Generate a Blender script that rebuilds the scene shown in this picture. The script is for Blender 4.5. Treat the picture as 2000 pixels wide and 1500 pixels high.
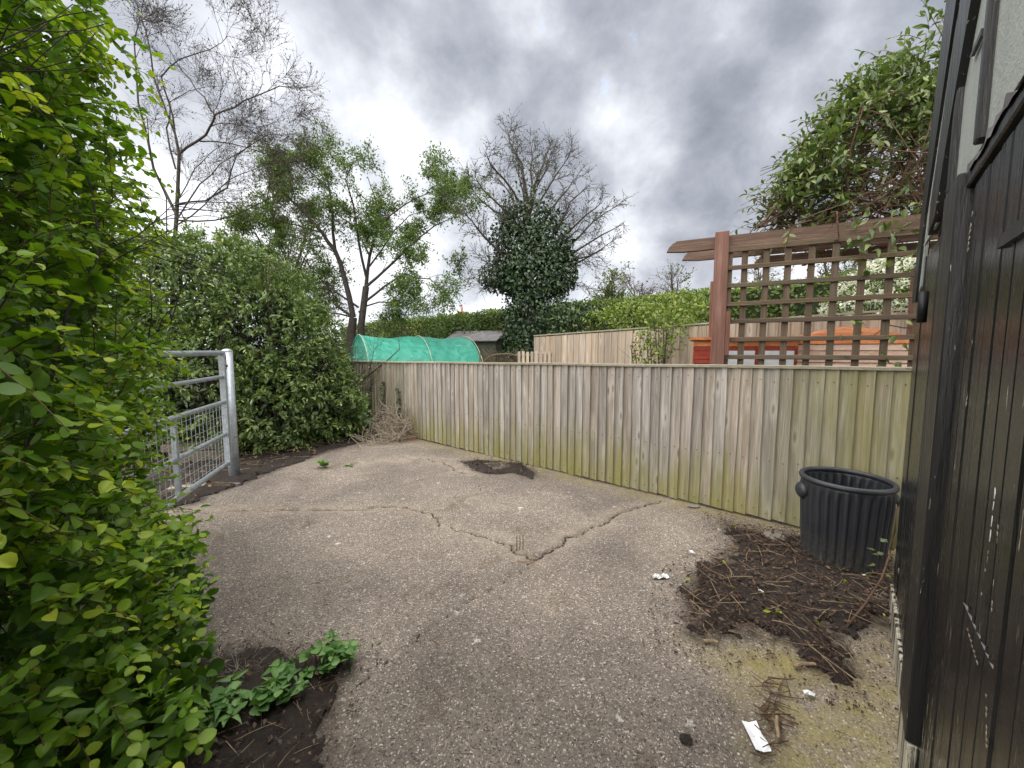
import bpy, math, random
import numpy as np
from mathutils import Matrix, Vector
rng = np.random.default_rng(11); random.seed(11)
R = math.radians
sc = bpy.context.scene
for o in list(bpy.data.objects): bpy.data.objects.remove(o)
C = sc.collection

# ---------------------------------------------------------------- camera
F, H, HY = 760.0, 1.5, 685.0                      # focal length in px of a 2000 px wide frame, eye height, horizon row
PITCH = math.atan((750 - HY) / F)
cd = bpy.data.cameras.new('camera'); cam = bpy.data.objects.new('camera', cd); C.objects.link(cam)
cd.sensor_width = 36; cd.lens = 36 * F / 2000; cd.clip_start = 0.02; cd.clip_end = 800
cam.location = (0, 0, H); cam.rotation_euler = (math.pi / 2 - PITCH, 0, 0)
sc.camera = cam
sc.render.resolution_x = 1024; sc.render.resolution_y = 768

# ---------------------------------------------------------------- sky, sun, exposure
SUN_EL, SUN_AZ = R(58), R(-150)                   # azimuth clockwise from +Y: behind the camera to the left
w = bpy.data.worlds.new('World'); sc.world = w; w.use_nodes = True
nt = w.node_tree; nt.nodes.clear()
def wn(t, **k):
    n = nt.nodes.new(t)
    for a, b in k.items(): setattr(n, a, b)
    return n
def wl(a, b): nt.links.new(a, b)
def wmath(op, a, b=None, c=None, clamp=False):
    n = wn('ShaderNodeMath', operation=op, use_clamp=clamp)
    for i, v in enumerate((a, b, c)):
        if v is None: continue
        if isinstance(v, (int, float)): n.inputs[i].default_value = v
        else: wl(v, n.inputs[i])
    return n.outputs[0]
sky = wn('ShaderNodeTexSky', sky_type='NISHITA', sun_disc=False)
sky.sun_elevation = SUN_EL; sky.sun_rotation = SUN_AZ; sky.air_density = 1.2; sky.dust_density = 2.0
tc = wn('ShaderNodeTexCoord'); sep = wn('ShaderNodeSeparateXYZ'); wl(tc.outputs['Generated'], sep.inputs[0])
zz = wmath('ADD', wmath('MAXIMUM', sep.outputs[2], 0.0), 0.85)
cb = wn('ShaderNodeCombineXYZ')
wl(wmath('DIVIDE', sep.outputs[0], zz), cb.inputs[0]); wl(wmath('DIVIDE', sep.outputs[1], zz), cb.inputs[1])
cb.inputs[2].default_value = 3.1
def wnoise(scale, detail, rough, dist=0.0, off=(0, 0, 0)):
    mp = wn('ShaderNodeMapping'); mp.inputs['Location'].default_value = off; wl(cb.outputs[0], mp.inputs[0])
    n = wn('ShaderNodeTexNoise'); n.inputs['Scale'].default_value = scale; n.inputs['Detail'].default_value = detail
    n.inputs['Roughness'].default_value = rough; n.inputs['Distortion'].default_value = dist
    wl(mp.outputs[0], n.inputs['Vector']); return n.outputs['Fac']
big = wnoise(2.3, 3, 0.5, 0.2, (3.2, 1.4, 0)); fine = wnoise(5.4, 8, 0.58, 0.15, (7.7, 2.9, 1))
shape = wmath('ADD', wmath('MULTIPLY', big, 0.6), wmath('MULTIPLY', fine, 0.4))
low = wmath('POWER', wmath('SUBTRACT', 1.0, wmath('MAXIMUM', sep.outputs[2], 0.0), clamp=True), 3.0)   # thin bright cloud low down
lit = wmath('SUBTRACT', wmath('ADD', wmath('MULTIPLY', wmath('SUBTRACT', shape, 0.5), 4.1), wmath('MULTIPLY', low, 0.72)), -0.46, clamp=True)
ramp = wn('ShaderNodeValToRGB'); wl(lit, ramp.inputs[0]); cr = ramp.color_ramp
cr.elements[0].position = 0.0; cr.elements[0].color = (0.0499, 0.0542, 0.0653, 1)
cr.elements[1].position = 1.0; cr.elements[1].color = (0.2483, 0.2526, 0.2619, 1)
for p, c in ((0.25, (0.0738, 0.0790, 0.0924, 1)), (0.5, (0.1120, 0.1182, 0.1325, 1)), (0.75, (0.1694, 0.1754, 0.1889, 1))):
    e = cr.elements.new(p); e.color = c
sc10 = wn('ShaderNodeVectorMath', operation='SCALE'); wl(ramp.outputs[0], sc10.inputs[0]); sc10.inputs['Scale'].default_value = 10.0
gapn = wn('ShaderNodeMapRange'); wl(fine, gapn.inputs[0]); gapn.inputs[1].default_value = 0.66; gapn.inputs[2].default_value = 0.74
gapn.inputs[3].default_value = 0.0; gapn.inputs[4].default_value = 0.6
mx = wn('ShaderNodeMix', data_type='RGBA'); wl(gapn.outputs[0], mx.inputs[0]); wl(sc10.outputs[0], mx.inputs[6]); wl(sky.outputs[0], mx.inputs[7])
bg = wn('ShaderNodeBackground'); bg.inputs[1].default_value = 0.1; wl(mx.outputs[2], bg.inputs[0])
wo = wn('ShaderNodeOutputWorld'); wl(bg.outputs[0], wo.inputs[0])

sd = bpy.data.lights.new('sun', 'SUN'); sun = bpy.data.objects.new('sun', sd); C.objects.link(sun)
sd.energy = 1.5; sd.angle = R(120); sd.color = (1.0, 0.95, 0.88)
sv = Vector((math.sin(SUN_AZ) * math.cos(SUN_EL), math.cos(SUN_AZ) * math.cos(SUN_EL), math.sin(SUN_EL)))
sun.rotation_euler = sv.to_track_quat('Z', 'Y').to_euler(); sun.location = (0, 0, 20)
vs = sc.view_settings; vs.view_transform = 'Standard'; vs.look = 'None'; vs.gamma = 1; vs.use_curve_mapping = False
vs.exposure = 2.42

# ---------------------------------------------------------------- pixel rays (direction only)
_c, _s = math.cos(PITCH), math.sin(PITCH)
def ray(x, y):
    dx = (x - 1000) / F; dy = -(y - 750) / F
    return np.array([dx, _c + dy * _s, -_s + dy * _c])
O = np.array([0, 0, H])
def g(x, y, z=0.0):
    r = ray(x, y); return O + (z - H) / r[2] * r
def at(x, y, Y):
    r = ray(x, y); return O + Y / r[1] * r
def proj(p):
    p = np.atleast_2d(p) - O
    d = p[:, 1] * _c - p[:, 2] * _s; u = p[:, 1] * _s + p[:, 2] * _c
    return 1000 + F * p[:, 0] / d, 750 - F * u / d, d

# ---------------------------------------------------------------- mesh helpers
class MB:
    def __init__(s): s.v = []; s.f = []
    def add(s, vs, fs):
        b = len(s.v); s.v += [tuple(map(float, p)) for p in vs]; s.f += [tuple(i + b for i in f) for f in fs]; return s
    def box(s, c, size, ax=None):
        ax = np.eye(3) if ax is None else np.array(ax, float); c = np.array(c, float); h = np.array(size) / 2
        P = [c + ax[0] * h[0] * i + ax[1] * h[1] * j + ax[2] * h[2] * k for i in (-1, 1) for j in (-1, 1) for k in (-1, 1)]
        return s.add(P, [(0, 1, 3, 2), (4, 6, 7, 5), (0, 4, 5, 1), (2, 3, 7, 6), (0, 2, 6, 4), (1, 5, 7, 3)])
    def bar(s, a, b, wd, th, side=None):
        a = np.array(a, float); b = np.array(b, float); d = b - a; L = np.linalg.norm(d); d /= L
        sd_ = np.array(side, float) if side is not None else np.cross(d, [0, 0, 1.0])
        if np.linalg.norm(sd_) < 1e-4: sd_ = np.array([1.0, 0, 0])
        sd_ -= d * sd_.dot(d); sd_ /= np.linalg.norm(sd_); n = np.cross(d, sd_)
        return s.box((a + b) / 2, (L, wd, th), (d, sd_, n))
    def tube(s, pts, rad, n=6, cap=True):
        pts = np.array(pts, float); m = len(pts); rad = np.broadcast_to(rad, (m,))
        t = np.gradient(pts, axis=0); t /= np.linalg.norm(t, axis=1)[:, None] + 1e-9
        ref = np.array([0.31, 0.22, 0.92]) if abs(t[0][2]) < 0.85 else np.array([0.9, 0.3, 0.1])
        V = []
        for i in range(m):
            a = np.cross(t[i], ref); a /= np.linalg.norm(a) + 1e-9; b = np.cross(t[i], a)
            for k in range(n):
                q = 2 * math.pi * k / n; V.append(pts[i] + rad[i] * (a * math.cos(q) + b * math.sin(q)))
        Fc = [(i * n + k, i * n + (k + 1) % n, (i + 1) * n + (k + 1) % n, (i + 1) * n + k) for i in range(m - 1) for k in range(n)]
        if cap and n > 2: Fc += [tuple(range(n))[::-1], tuple((m - 1) * n + k for k in range(n))]
        return s.add(V, Fc)
    def prism(s, poly, thick):                     # poly: 3-D outline, thick: 3-D offset vector
        n = len(poly); P = [np.array(p, float) for p in poly]; Q = [p + np.array(thick, float) for p in P]
        return s.add(P + Q, [tuple(range(n))[::-1], tuple(range(n, 2 * n))] + [(i, (i + 1) % n, n + (i + 1) % n, n + i) for i in range(n)])
    def lathe(s, prof, n, c=(0, 0, 0), rfun=None):
        V = []
        for r, z in prof:
            for k in range(n):
                q = 2 * math.pi * k / n; rr = r if rfun is None else rfun(r, z, q); V.append((c[0] + rr * math.cos(q), c[1] + rr * math.sin(q), c[2] + z))
        return s.add(V, [(i * n + k, i * n + (k + 1) % n, (i + 1) * n + (k + 1) % n, (i + 1) * n + k) for i in range(len(prof) - 1) for k in range(n)])
    def mesh(s, name, mat, org=(0, 0, 0), smooth=False):
        me = bpy.data.meshes.new(name); o = np.array(org, float)
        me.from_pydata([tuple(np.array(p) - o) for p in s.v], [], s.f); me.update()
        if mat: me.materials.append(mat)
        if smooth: me.polygons.foreach_set('use_smooth', [True] * len(me.polygons))
        return me
    def build(s, name, mat, parent=None, smooth=False, org=None):
        if org is None: org = parent.location if parent is not None else (0, 0, 0)
        if parent is not None and parent.parent is not None: org = np.array(parent.location) + np.array(parent.parent.location)
        ob = bpy.data.objects.new(name, s.mesh(name, mat, org, smooth)); C.objects.link(ob)
        if parent is not None: ob.parent = parent
        elif org is not None: ob.location = org
        return ob
def tri_mesh(name, V, T, mat, tone=None, smooth=False):
    me = bpy.data.meshes.new(name); V = np.ascontiguousarray(V, np.float32); T = np.ascontiguousarray(T, np.int32)
    k = T.shape[1]
    me.vertices.add(len(V)); me.vertices.foreach_set('co', V.ravel())
    me.loops.add(T.size); me.loops.foreach_set('vertex_index', T.ravel())
    me.polygons.add(len(T)); me.polygons.foreach_set('loop_start', np.arange(0, T.size, k, dtype=np.int32))
    if smooth: me.polygons.foreach_set('use_smooth', np.ones(len(T), bool))
    me.update(calc_edges=True); me.validate()
    if mat: me.materials.append(mat)
    if tone is not None:
        a = me.attributes.new('tone', 'FLOAT', 'POINT'); a.data.foreach_set('value', np.ascontiguousarray(tone, np.float32))
    return me
def link(name, me, parent=None, loc=None):
    o = bpy.data.objects.new(name, me); C.objects.link(o)
    if parent is not None: o.parent = parent
    if loc is not None: o.location = loc
    return o
def tag(o, label, cat=None, group=None, kind=None):
    if label: o['label'] = label
    if cat: o['category'] = cat
    if group: o['group'] = group
    if kind: o['kind'] = kind
    return o
def thing(name, label, cat, loc=(0, 0, 0), group=None):
    o = bpy.data.objects.new(name, None); C.objects.link(o); o.empty_display_size = 0.1
    o.location = tuple(map(float, loc)); return tag(o, label, cat, group)

# ---------------------------------------------------------------- material helper
class NT:
    def __init__(s, name):
        s.m = bpy.data.materials.new(name); s.m.use_nodes = True; s.t = s.m.node_tree; s.t.nodes.clear()
        s.out = s.n('ShaderNodeOutputMaterial')
    def n(s, t, **k):
        n = s.t.nodes.new(t)
        for a, b in k.items(): setattr(n, a, b)
        return n
    def l(s, a, b): s.t.links.new(a, b)
    def inp(s, sock, v):
        if isinstance(v, bpy.types.NodeSocket): s.l(v, sock)
        elif v is not None: sock.default_value = v
    def math(s, op, a, b=None, clamp=False):
        n = s.n('ShaderNodeMath', operation=op, use_clamp=clamp); s.inp(n.inputs[0], a)
        if b is not None: s.inp(n.inputs[1], b)
        return n.outputs[0]
    def mix(s, f, a, b, mode='MIX'):
        n = s.n('ShaderNodeMix', data_type='RGBA', blend_type=mode); s.inp(n.inputs[0], f)
        for i, v in ((6, a), (7, b)): s.inp(n.inputs[i], (*v, 1) if isinstance(v, tuple) and len(v) == 3 else v)
        return n.outputs[2]
    def ramp(s, f, stops, interp='LINEAR'):
        n = s.n('ShaderNodeValToRGB'); s.inp(n.inputs[0], f); e = n.color_ramp.elements; n.color_ramp.interpolation = interp
        while len(e) < len(stops): e.new(0.5)
        for i, (p, c) in enumerate(stops): e[i].position = p; e[i].color = (*c, 1) if len(c) == 3 else c
        return n.outputs[0]
    def rng(s, v, a, b, c=0.0, d=1.0, smooth=False):
        n = s.n('ShaderNodeMapRange', interpolation_type='SMOOTHSTEP' if smooth else 'LINEAR')
        s.inp(n.inputs[0], v)
        for i, q in enumerate((a, b, c, d)): s.inp(n.inputs[i + 1], q)
        return n.outputs[0]
    def co(s, kind='Object', scale=None, off=None):
        v = s.n('ShaderNodeTexCoord').outputs[kind]
        if scale or off is not None:
            m = s.n('ShaderNodeMapping'); s.l(v, m.inputs[0])
            if scale: m.inputs['Scale'].default_value = scale
            if off is not None: s.inp(m.inputs['Location'], off)
            v = m.outputs[0]
        return v
    def noise(s, v, scale, det=4, rough=0.55, dist=0.0, col=False):
        n = s.n('ShaderNodeTexNoise'); s.inp(n.inputs['Vector'], v); n.inputs['Scale'].default_value = scale; n.inputs['Detail'].default_value = det
        n.inputs['Roughness'].default_value = rough; n.inputs['Distortion'].default_value = dist
        return n.outputs['Color' if col else 'Fac']
    def voro(s, v, scale, feat='F1', out='Distance', rnd=1.0):
        n = s.n('ShaderNodeTexVoronoi', feature=feat); s.inp(n.inputs['Vector'], v); n.inputs['Scale'].default_value = scale; n.inputs['Randomness'].default_value = rnd
        return n.outputs[out]
    def attr(s, name): return s.n('ShaderNodeAttribute', attribute_name=name).outputs['Fac']
    def bump(s, h, strength=0.3, dist=0.01, normal=None):
        n = s.n('ShaderNodeBump'); n.inputs['Strength'].default_value = strength; n.inputs['Distance'].default_value = dist; s.inp(n.inputs['Height'], h)
        if normal is not None: s.l(normal, n.inputs['Normal'])
        return n.outputs[0]
    def pbr(s, col, rough=0.8, normal=None, metal=0.0, spec=0.5):
        p = s.n('ShaderNodeBsdfPrincipled'); s.inp(p.inputs['Base Color'], (*col, 1) if isinstance(col, tuple) and len(col) == 3 else col)
        s.inp(p.inputs['Roughness'], rough); s.inp(p.inputs['Metallic'], metal); p.inputs['Specular IOR Level'].default_value = spec
        if normal is not None: s.l(normal, p.inputs['Normal'])
        s.l(p.outputs[0], s.out.inputs[0]); s.p = p; return s.m
M = {}
def leaf_mat(name, stops, rough=0.42, trans=0.35, transcol=(0.9, 1.0, 0.35), spec=0.5):
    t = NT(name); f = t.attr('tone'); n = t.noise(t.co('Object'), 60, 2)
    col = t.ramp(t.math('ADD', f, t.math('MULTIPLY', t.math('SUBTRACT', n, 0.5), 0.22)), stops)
    p = t.n('ShaderNodeBsdfPrincipled'); t.l(col, p.inputs['Base Color']); p.inputs['Roughness'].default_value = rough
    p.inputs['Specular IOR Level'].default_value = spec
    tr = t.n('ShaderNodeBsdfTranslucent'); t.l(t.mix(1.0, col, transcol, 'MULTIPLY'), tr.inputs[0])
    mx = t.n('ShaderNodeMixShader'); mx.inputs[0].default_value = trans; t.l(p.outputs[0], mx.inputs[1]); t.l(tr.outputs[0], mx.inputs[2])
    t.l(mx.outputs[0], t.out.inputs[0]); M[name] = t.m
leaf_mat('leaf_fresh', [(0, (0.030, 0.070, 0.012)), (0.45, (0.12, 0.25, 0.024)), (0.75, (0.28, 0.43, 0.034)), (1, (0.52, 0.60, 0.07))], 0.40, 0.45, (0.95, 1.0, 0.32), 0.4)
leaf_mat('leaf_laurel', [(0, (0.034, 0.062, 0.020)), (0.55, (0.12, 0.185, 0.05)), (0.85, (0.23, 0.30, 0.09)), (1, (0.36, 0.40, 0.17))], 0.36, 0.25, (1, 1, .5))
leaf_mat('leaf_haw', [(0, (0.035, 0.068, 0.02)), (0.6, (0.11, 0.175, 0.04)), (1, (0.27, 0.36, 0.08))], 0.5, 0.4)
leaf_mat('leaf_ivy', [(0, (0.010, 0.022, 0.012)), (0.6, (0.032, 0.062, 0.024)), (1, (0.11, 0.165, 0.05))], 0.34, 0.12)
leaf_mat('leaf_climber', [(0, (0.032, 0.058, 0.020)), (0.55, (0.105, 0.16, 0.045)), (0.85, (0.20, 0.26, 0.075)), (1, (0.34, 0.39, 0.14))], 0.3, 0.3)
leaf_mat('leaf_hedge', [(0, (0.04, 0.07, 0.018)), (0.6, (0.12, 0.18, 0.035)), (1, (0.30, 0.36, 0.07))], 0.5, 0.35)
leaf_mat('leaf_weed', [(0, (0.04, 0.10, 0.025)), (0.6, (0.11, 0.24, 0.06)), (1, (0.25, 0.42, 0.13))], 0.42, 0.35)
leaf_mat('petal', [(0, (0.55, 0.58, 0.42)), (1, (0.86, 0.86, 0.78))], 0.6, 0.35, (1, 1, .9))
leaf_mat('leaf_dead', [(0, (0.030, 0.018, 0.012)), (0.6, (0.085, 0.050, 0.030)), (0.88, (0.20, 0.12, 0.07)), (1, (0.42, 0.30, 0.16))], 0.7, 0.1, (1, .7, .4))
def bark(name, a, b, scale=14):
    t = NT(name); v = t.co('Object'); n = t.noise(v, scale, 5, 0.6); col = t.ramp(n, [(0.3, a), (0.7, b)])
    M[name] = t.pbr(col, 0.9, t.bump(n, 0.5, 0.01))
bark('bark_dark', (0.020, 0.016, 0.013), (0.062, 0.050, 0.040)); bark('bark_red', (0.035, 0.022, 0.016), (0.10, 0.062, 0.042))
bark('twig_brown', (0.05, 0.030, 0.020), (0.15, 0.085, 0.05), 30); bark('twig_pale', (0.16, 0.11, 0.07), (0.36, 0.27, 0.17), 30); bark('straw', (0.20, 0.165, 0.12), (0.46, 0.40, 0.31), 30)
def wood(name, tones, algae=0.0, algae_h=0.4, rough=0.85, vert=True, grain=1.0, knots=True, sat_patch=None):
    """weathered boards: object x across, z along; each board its own tone and grain offset"""
    t = NT(name); oi = t.n('ShaderNodeObjectInfo'); rnd = oi.outputs['Random']
    off = t.n('ShaderNodeCombineXYZ'); t.l(t.math('MULTIPLY', rnd, 37.0), off.inputs[0]); t.l(t.math('MULTIPLY', rnd, 91.0), off.inputs[2])
    sca = (28 * grain, 28 * grain, 1.6) if vert else (1.6, 28 * grain, 28 * grain)
    v = t.co('Object', sca, off.outputs[0]); n1 = t.noise(v, 1.0, 6, 0.65, 0.6)
    v2 = t.co('Object', (170, 170, 5) if vert else (5, 170, 170), off.outputs[0]); n2 = t.noise(v2, 1.0, 3, 0.6)
    base = t.ramp(t.math('ADD', t.math('MULTIPLY', n1, 0.62), t.math('MULTIPLY', n2, 0.38)), [(0.28, tones[0]), (0.5, tones[1]), (0.72, tones[2])])
    br = t.rng(rnd, 0, 1, 0.80, 1.14); bc = t.n('ShaderNodeCombineColor'); 
    for i in range(3): t.l(br, bc.inputs[i])
    base = t.mix(1.0, base, bc.outputs[0], 'MULTIPLY')
    cool = t.math('MULTIPLY', t.math('FRACT', t.math('MULTIPLY', rnd, 13.7)), 0.5); base = t.mix(cool, base, t.mix(1.0, base, (0.93, 0.99, 1.10), 'MULTIPLY'))
    warm = t.math('MULTIPLY', t.math('FRACT', t.math('MULTIPLY', rnd, 7.31)), 0.55)
    base = t.mix(warm, base, t.mix(1.0, base, (1.12, 0.98, 0.82), 'MULTIPLY'))
    h = n2
    if knots:
        kv = t.co('Object', (8.5, 8.5, 3.0) if vert else (3.0, 8.5, 8.5), off.outputs[0]); kd = t.voro(kv, 1.0)
        kn = t.rng(kd, 0.05, 0.15, 1.0, 0.0); pale = t.rng(kd, 0.14, 0.34, 0.5, 0.0)
        base = t.mix(pale, base, t.mix(0.6, base, (0.72, 0.68, 0.62))); base = t.mix(t.math('MULTIPLY', kn, 0.75), base, (0.10, 0.075, 0.055))
    if algae > 0:
        ob = t.co('Object'); sp = t.n('ShaderNodeSeparateXYZ'); t.l(ob, sp.inputs[0]); ls = t.n('ShaderNodeSeparateXYZ'); t.l(oi.outputs['Location'], ls.inputs[0])
        wv = t.noise(t.co('Object', (9, 9, 2.2), off.outputs[0]), 1.0, 4, 0.6)
        hh = t.math('ADD', sp.outputs[2], t.math('MULTIPLY', t.math('SUBTRACT', wv, 0.5), 1.1))
        a = t.math('MULTIPLY', t.rng(hh, 0.02, algae_h, algae, 0.0, True), t.rng(t.math('FRACT', t.math('MULTIPLY', rnd, 5.77)), 0.0, 1.0, 0.5, 1.0))
        a2 = t.math('MULTIPLY', t.rng(ls.outputs[0], 1.9, 2.7, 0.0, 0.85, True), t.rng(wv, 0.25, 0.7, 0.25, 0.95))      # damp boards against the shed
        a3 = t.math('MULTIPLY', t.rng(ls.outputs[0], -2.6, -1.2, 0.55, 0.0, True), t.rng(wv, 0.3, 0.7, 0.1, 0.9))
        a = t.math('MAXIMUM', a, t.math('MAXIMUM', a2, a3))
        gcol = t.mix(t.noise(t.co('Object', (40, 40, 8)), 1.0, 4), (0.17, 0.165, 0.03), (0.34, 0.325, 0.06))
        base = t.mix(t.math('MULTIPLY', a, 0.86), base, gcol)
    M[name] = t.pbr(base, rough, t.bump(h, 0.6, 0.006))
wood('fence_wood', [(0.12, 0.105, 0.09), (0.34, 0.312, 0.278), (0.66, 0.625, 0.58)], 0.9, 0.5)
wood('fence_wood_far', [(0.20, 0.155, 0.115), (0.38, 0.31, 0.245), (0.54, 0.46, 0.375)], 0.0)
wood('cap_wood', [(0.16, 0.15, 0.11), (0.30, 0.28, 0.215), (0.44, 0.41, 0.33)], 0.0, vert=False, knots=False)
wood('post_red', [(0.085, 0.042, 0.030), (0.165, 0.082, 0.060), (0.27, 0.165, 0.13)], 0.0, knots=False)
wood('beam_red', [(0.07, 0.044, 0.033), (0.15, 0.098, 0.074), (0.28, 0.205, 0.16)], 0.0, vert=False, knots=False)
wood('trellis_wood', [(0.055, 0.040, 0.026), (0.115, 0.085, 0.056), (0.20, 0.155, 0.105)], 0.0, knots=False)
wood('trellis_wood_h', [(0.055, 0.040, 0.026), (0.115, 0.085, 0.056), (0.20, 0.155, 0.105)], 0.0, vert=False, knots=False)
wood('old_wood', [(0.06, 0.05, 0.035), (0.14, 0.115, 0.085), (0.25, 0.21, 0.16)], 0.0, vert=False)
wood('orange_wood', [(0.34, 0.10, 0.04), (0.58, 0.20, 0.07), (0.68, 0.36, 0.18)], 0.0, vert=False, knots=False)
wood('red_wood', [(0.16, 0.022, 0.014), (0.30, 0.045, 0.025), (0.38, 0.09, 0.05)], 0.0, vert=False, knots=False)
wood('faded_wood', [(0.48, 0.20, 0.10), (0.58, 0.42, 0.33), (0.70, 0.60, 0.52)], 0.0, vert=False, knots=False)
def plain(name, col, rough=0.6, metal=0.0, var=0.15, scale=8, bump=0.15, spec=0.5):
    t = NT(name); n = t.noise(t.co('Object'), scale, 5, 0.6); a = tuple(c * (1 - var) for c in col); b = tuple(min(1, c * (1 + var)) for c in col)
    M[name] = t.pbr(t.ramp(n, [(0.3, a), (0.7, b)]), rough, t.bump(n, bump, 0.004), metal, spec)
plain('galvanised', (0.44, 0.48, 0.52), 0.42, 0.55, 0.2, 18); plain('white_paint_slot_light', (0.72, 0.73, 0.74), 0.5); plain('paper', (0.80, 0.83, 0.86), 0.7, 0, 0.06, 30)
plain('felt', (0.16, 0.155, 0.16), 0.9, 0, 0.3, 5); plain('shed_green', (0.10, 0.105, 0.075), 0.85, 0, 0.3, 6); plain('terracotta', (0.30, 0.13, 0.08), 0.85, 0, 0.25, 4)
plain('brick', (0.26, 0.15, 0.10), 0.9, 0, 0.3, 20, 0.5); plain('stone', (0.22, 0.20, 0.165), 0.92, 0, 0.35, 14, 0.6); plain('render_wall', (0.5, 0.46, 0.4), 0.9); plain('black_iron', (0.010, 0.010, 0.012), 0.5, 0.3)
plain('window_glass', (0.30, 0.36, 0.42), 0.08); plain('glass_white', (0.66, 0.69, 0.72), 0.25); plain('rust', (0.10, 0.055, 0.035), 0.9); plain('foil', (0.62, 0.62, 0.62), 0.35, 0.5, 0.5, 60)
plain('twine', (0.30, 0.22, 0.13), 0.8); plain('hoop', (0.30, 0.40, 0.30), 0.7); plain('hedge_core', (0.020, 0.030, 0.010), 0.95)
# bin plastic
t = NT('bin_plastic'); n = t.noise(t.co('Object', (6, 6, 2)), 3, 5, 0.6); n2 = t.noise(t.co('Object'), 45, 4, 0.7)
sp = t.n('ShaderNodeSeparateXYZ'); t.l(t.co('Object'), sp.inputs[0])
dust = t.math('MULTIPLY', t.rng(sp.outputs[2], 0.0, 0.26, 0.8, 0.04), t.rng(n2, 0.35, 0.7))
col = t.mix(dust, t.mix(n, (0.017, 0.020, 0.026), (0.034, 0.038, 0.047)), (0.13, 0.115, 0.09))
M['bin_plastic'] = t.pbr(col, t.rng(n, 0.3, 0.7, 0.38, 0.55), t.bump(n2, 0.06, 0.003))
# polytunnel cover
t = NT('tunnel_cover'); v = t.co('Object'); n = t.noise(t.co('Object', (1, 1, 2.5)), 2.2, 5, 0.6, 1.2)
wv = t.voro(t.co('Object', (3, 3, 3)), 1.5, 'SMOOTH_F1')
col = t.ramp(n, [(0.25, (0.045, 0.34, 0.25)), (0.55, (0.075, 0.46, 0.34)), (0.8, (0.19, 0.56, 0.45))])
p = t.n('ShaderNodeBsdfPrincipled'); t.l(col, p.inputs['Base Color']); p.inputs['Roughness'].default_value = 0.38
t.l(t.bump(t.math('ADD', n, wv), 0.8, 0.09), p.inputs['Normal'])
tr = t.n('ShaderNodeBsdfTranslucent'); t.l(col, tr.inputs[0]); mx_ = t.n('ShaderNodeMixShader'); mx_.inputs[0].default_value = 0.35
t.l(p.outputs[0], mx_.inputs[1]); t.l(tr.outputs[0], mx_.inputs[2]); t.l(mx_.outputs[0], t.out.inputs[0]); M['tunnel_cover'] = t.m
# old black paint with peeling
def black_paint(name, peel=0.0, rough=(0.12, 0.36)):
    t = NT(name); oi = t.n('ShaderNodeObjectInfo'); off = t.n('ShaderNodeCombineXYZ'); t.l(t.math('MULTIPLY', oi.outputs['Random'], 50.0), off.inputs[0])
    a = t.noise(t.co('Object', (26, 26, 1.3), off.outputs[0]), 1.0, 6, 0.65); b = t.noise(t.co('Object', (90, 90, 9), off.outputs[0]), 1.0, 4, 0.7)
    ob = t.n('ShaderNodeSeparateXYZ'); t.l(t.co('Object'), ob.inputs[0])
    col = t.mix(a, (0.0035, 0.004, 0.005), (0.010, 0.0105, 0.011))
    faded = t.math('MULTIPLY', t.rng(t.noise(t.co('Object', (5, 5, 0.9), off.outputs[0]), 1.0, 3), 0.42, 0.62), 0.55)
    col = t.mix(faded, col, (0.013, 0.0135, 0.014))
    pm = t.math('MULTIPLY', t.rng(t.math('ADD', b, t.rng(ob.outputs[2], 0.0, 0.75, peel, 0.0)), 0.655, 0.685), t.rng(a, 0.42, 0.50))
    col = t.mix(pm, col, t.mix(b, (0.30, 0.28, 0.22), (0.62, 0.58, 0.46)))
    M[name] = t.pbr(col, t.rng(a, 0.3, 0.7, *rough), t.bump(t.math('ADD', t.math('MULTIPLY', a, 0.6), t.math('MULTIPLY', b, 0.5)), 0.55, 0.006), 0, 0.55)
black_paint('black_board', 0.10); black_paint('black_trim', 0.02, (0.3, 0.6)); black_paint('black_peel', 0.34, (0.4, 0.7))
t = NT('grey_panel'); a = t.noise(t.co('Object', (7, 7, 1.6)), 1, 6, 0.65); b = t.noise(t.co('Object'), 55, 4, 0.7)
col = t.mix(a, (0.25, 0.28, 0.27), (0.42, 0.43, 0.40)); col = t.mix(t.rng(b, 0.66, 0.72, 0, 0.6), col, (0.07, 0.07, 0.07))
M['grey_panel'] = t.pbr(col, 0.7, t.bump(t.math('ADD', a, b), 0.6, 0.008))

# ================================================================ GROUND
def smooth_noise(x, y, cell, seed=0, octv=3):
    r = np.random.default_rng(seed); out = np.zeros_like(x); amp = 1.0; tot = 0
    for k in range(octv):
        n = 64; G = r.random((n, n)); u = x / cell * 2 ** k + 1000; v = y / cell * 2 ** k + 1000
        i = np.floor(u).astype(int); j = np.floor(v).astype(int); fu = u - i; fv = v - j; fu = fu * fu * (3 - 2 * fu); fv = fv * fv * (3 - 2 * fv)
        q = lambda a, b: G[a % n, b % n]
        out += amp * (q(i, j) * (1 - fu) * (1 - fv) + q(i + 1, j) * fu * (1 - fv) + q(i, j + 1) * (1 - fu) * fv + q(i + 1, j + 1) * fu * fv); tot += amp; amp *= 0.5
    return out / tot
def inside(px, py, poly):
    poly = np.array(poly)[:, :2]; r = np.zeros(px.shape, bool); n = len(poly)
    for i in range(n):
        x1, y1 = poly[i]; x2, y2 = poly[(i + 1) % n]
        c = ((y1 > py) != (y2 > py)) & (px < (x2 - x1) * (py - y1) / (y2 - y1 + 1e-12) + x1); r ^= c
    return r
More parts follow.
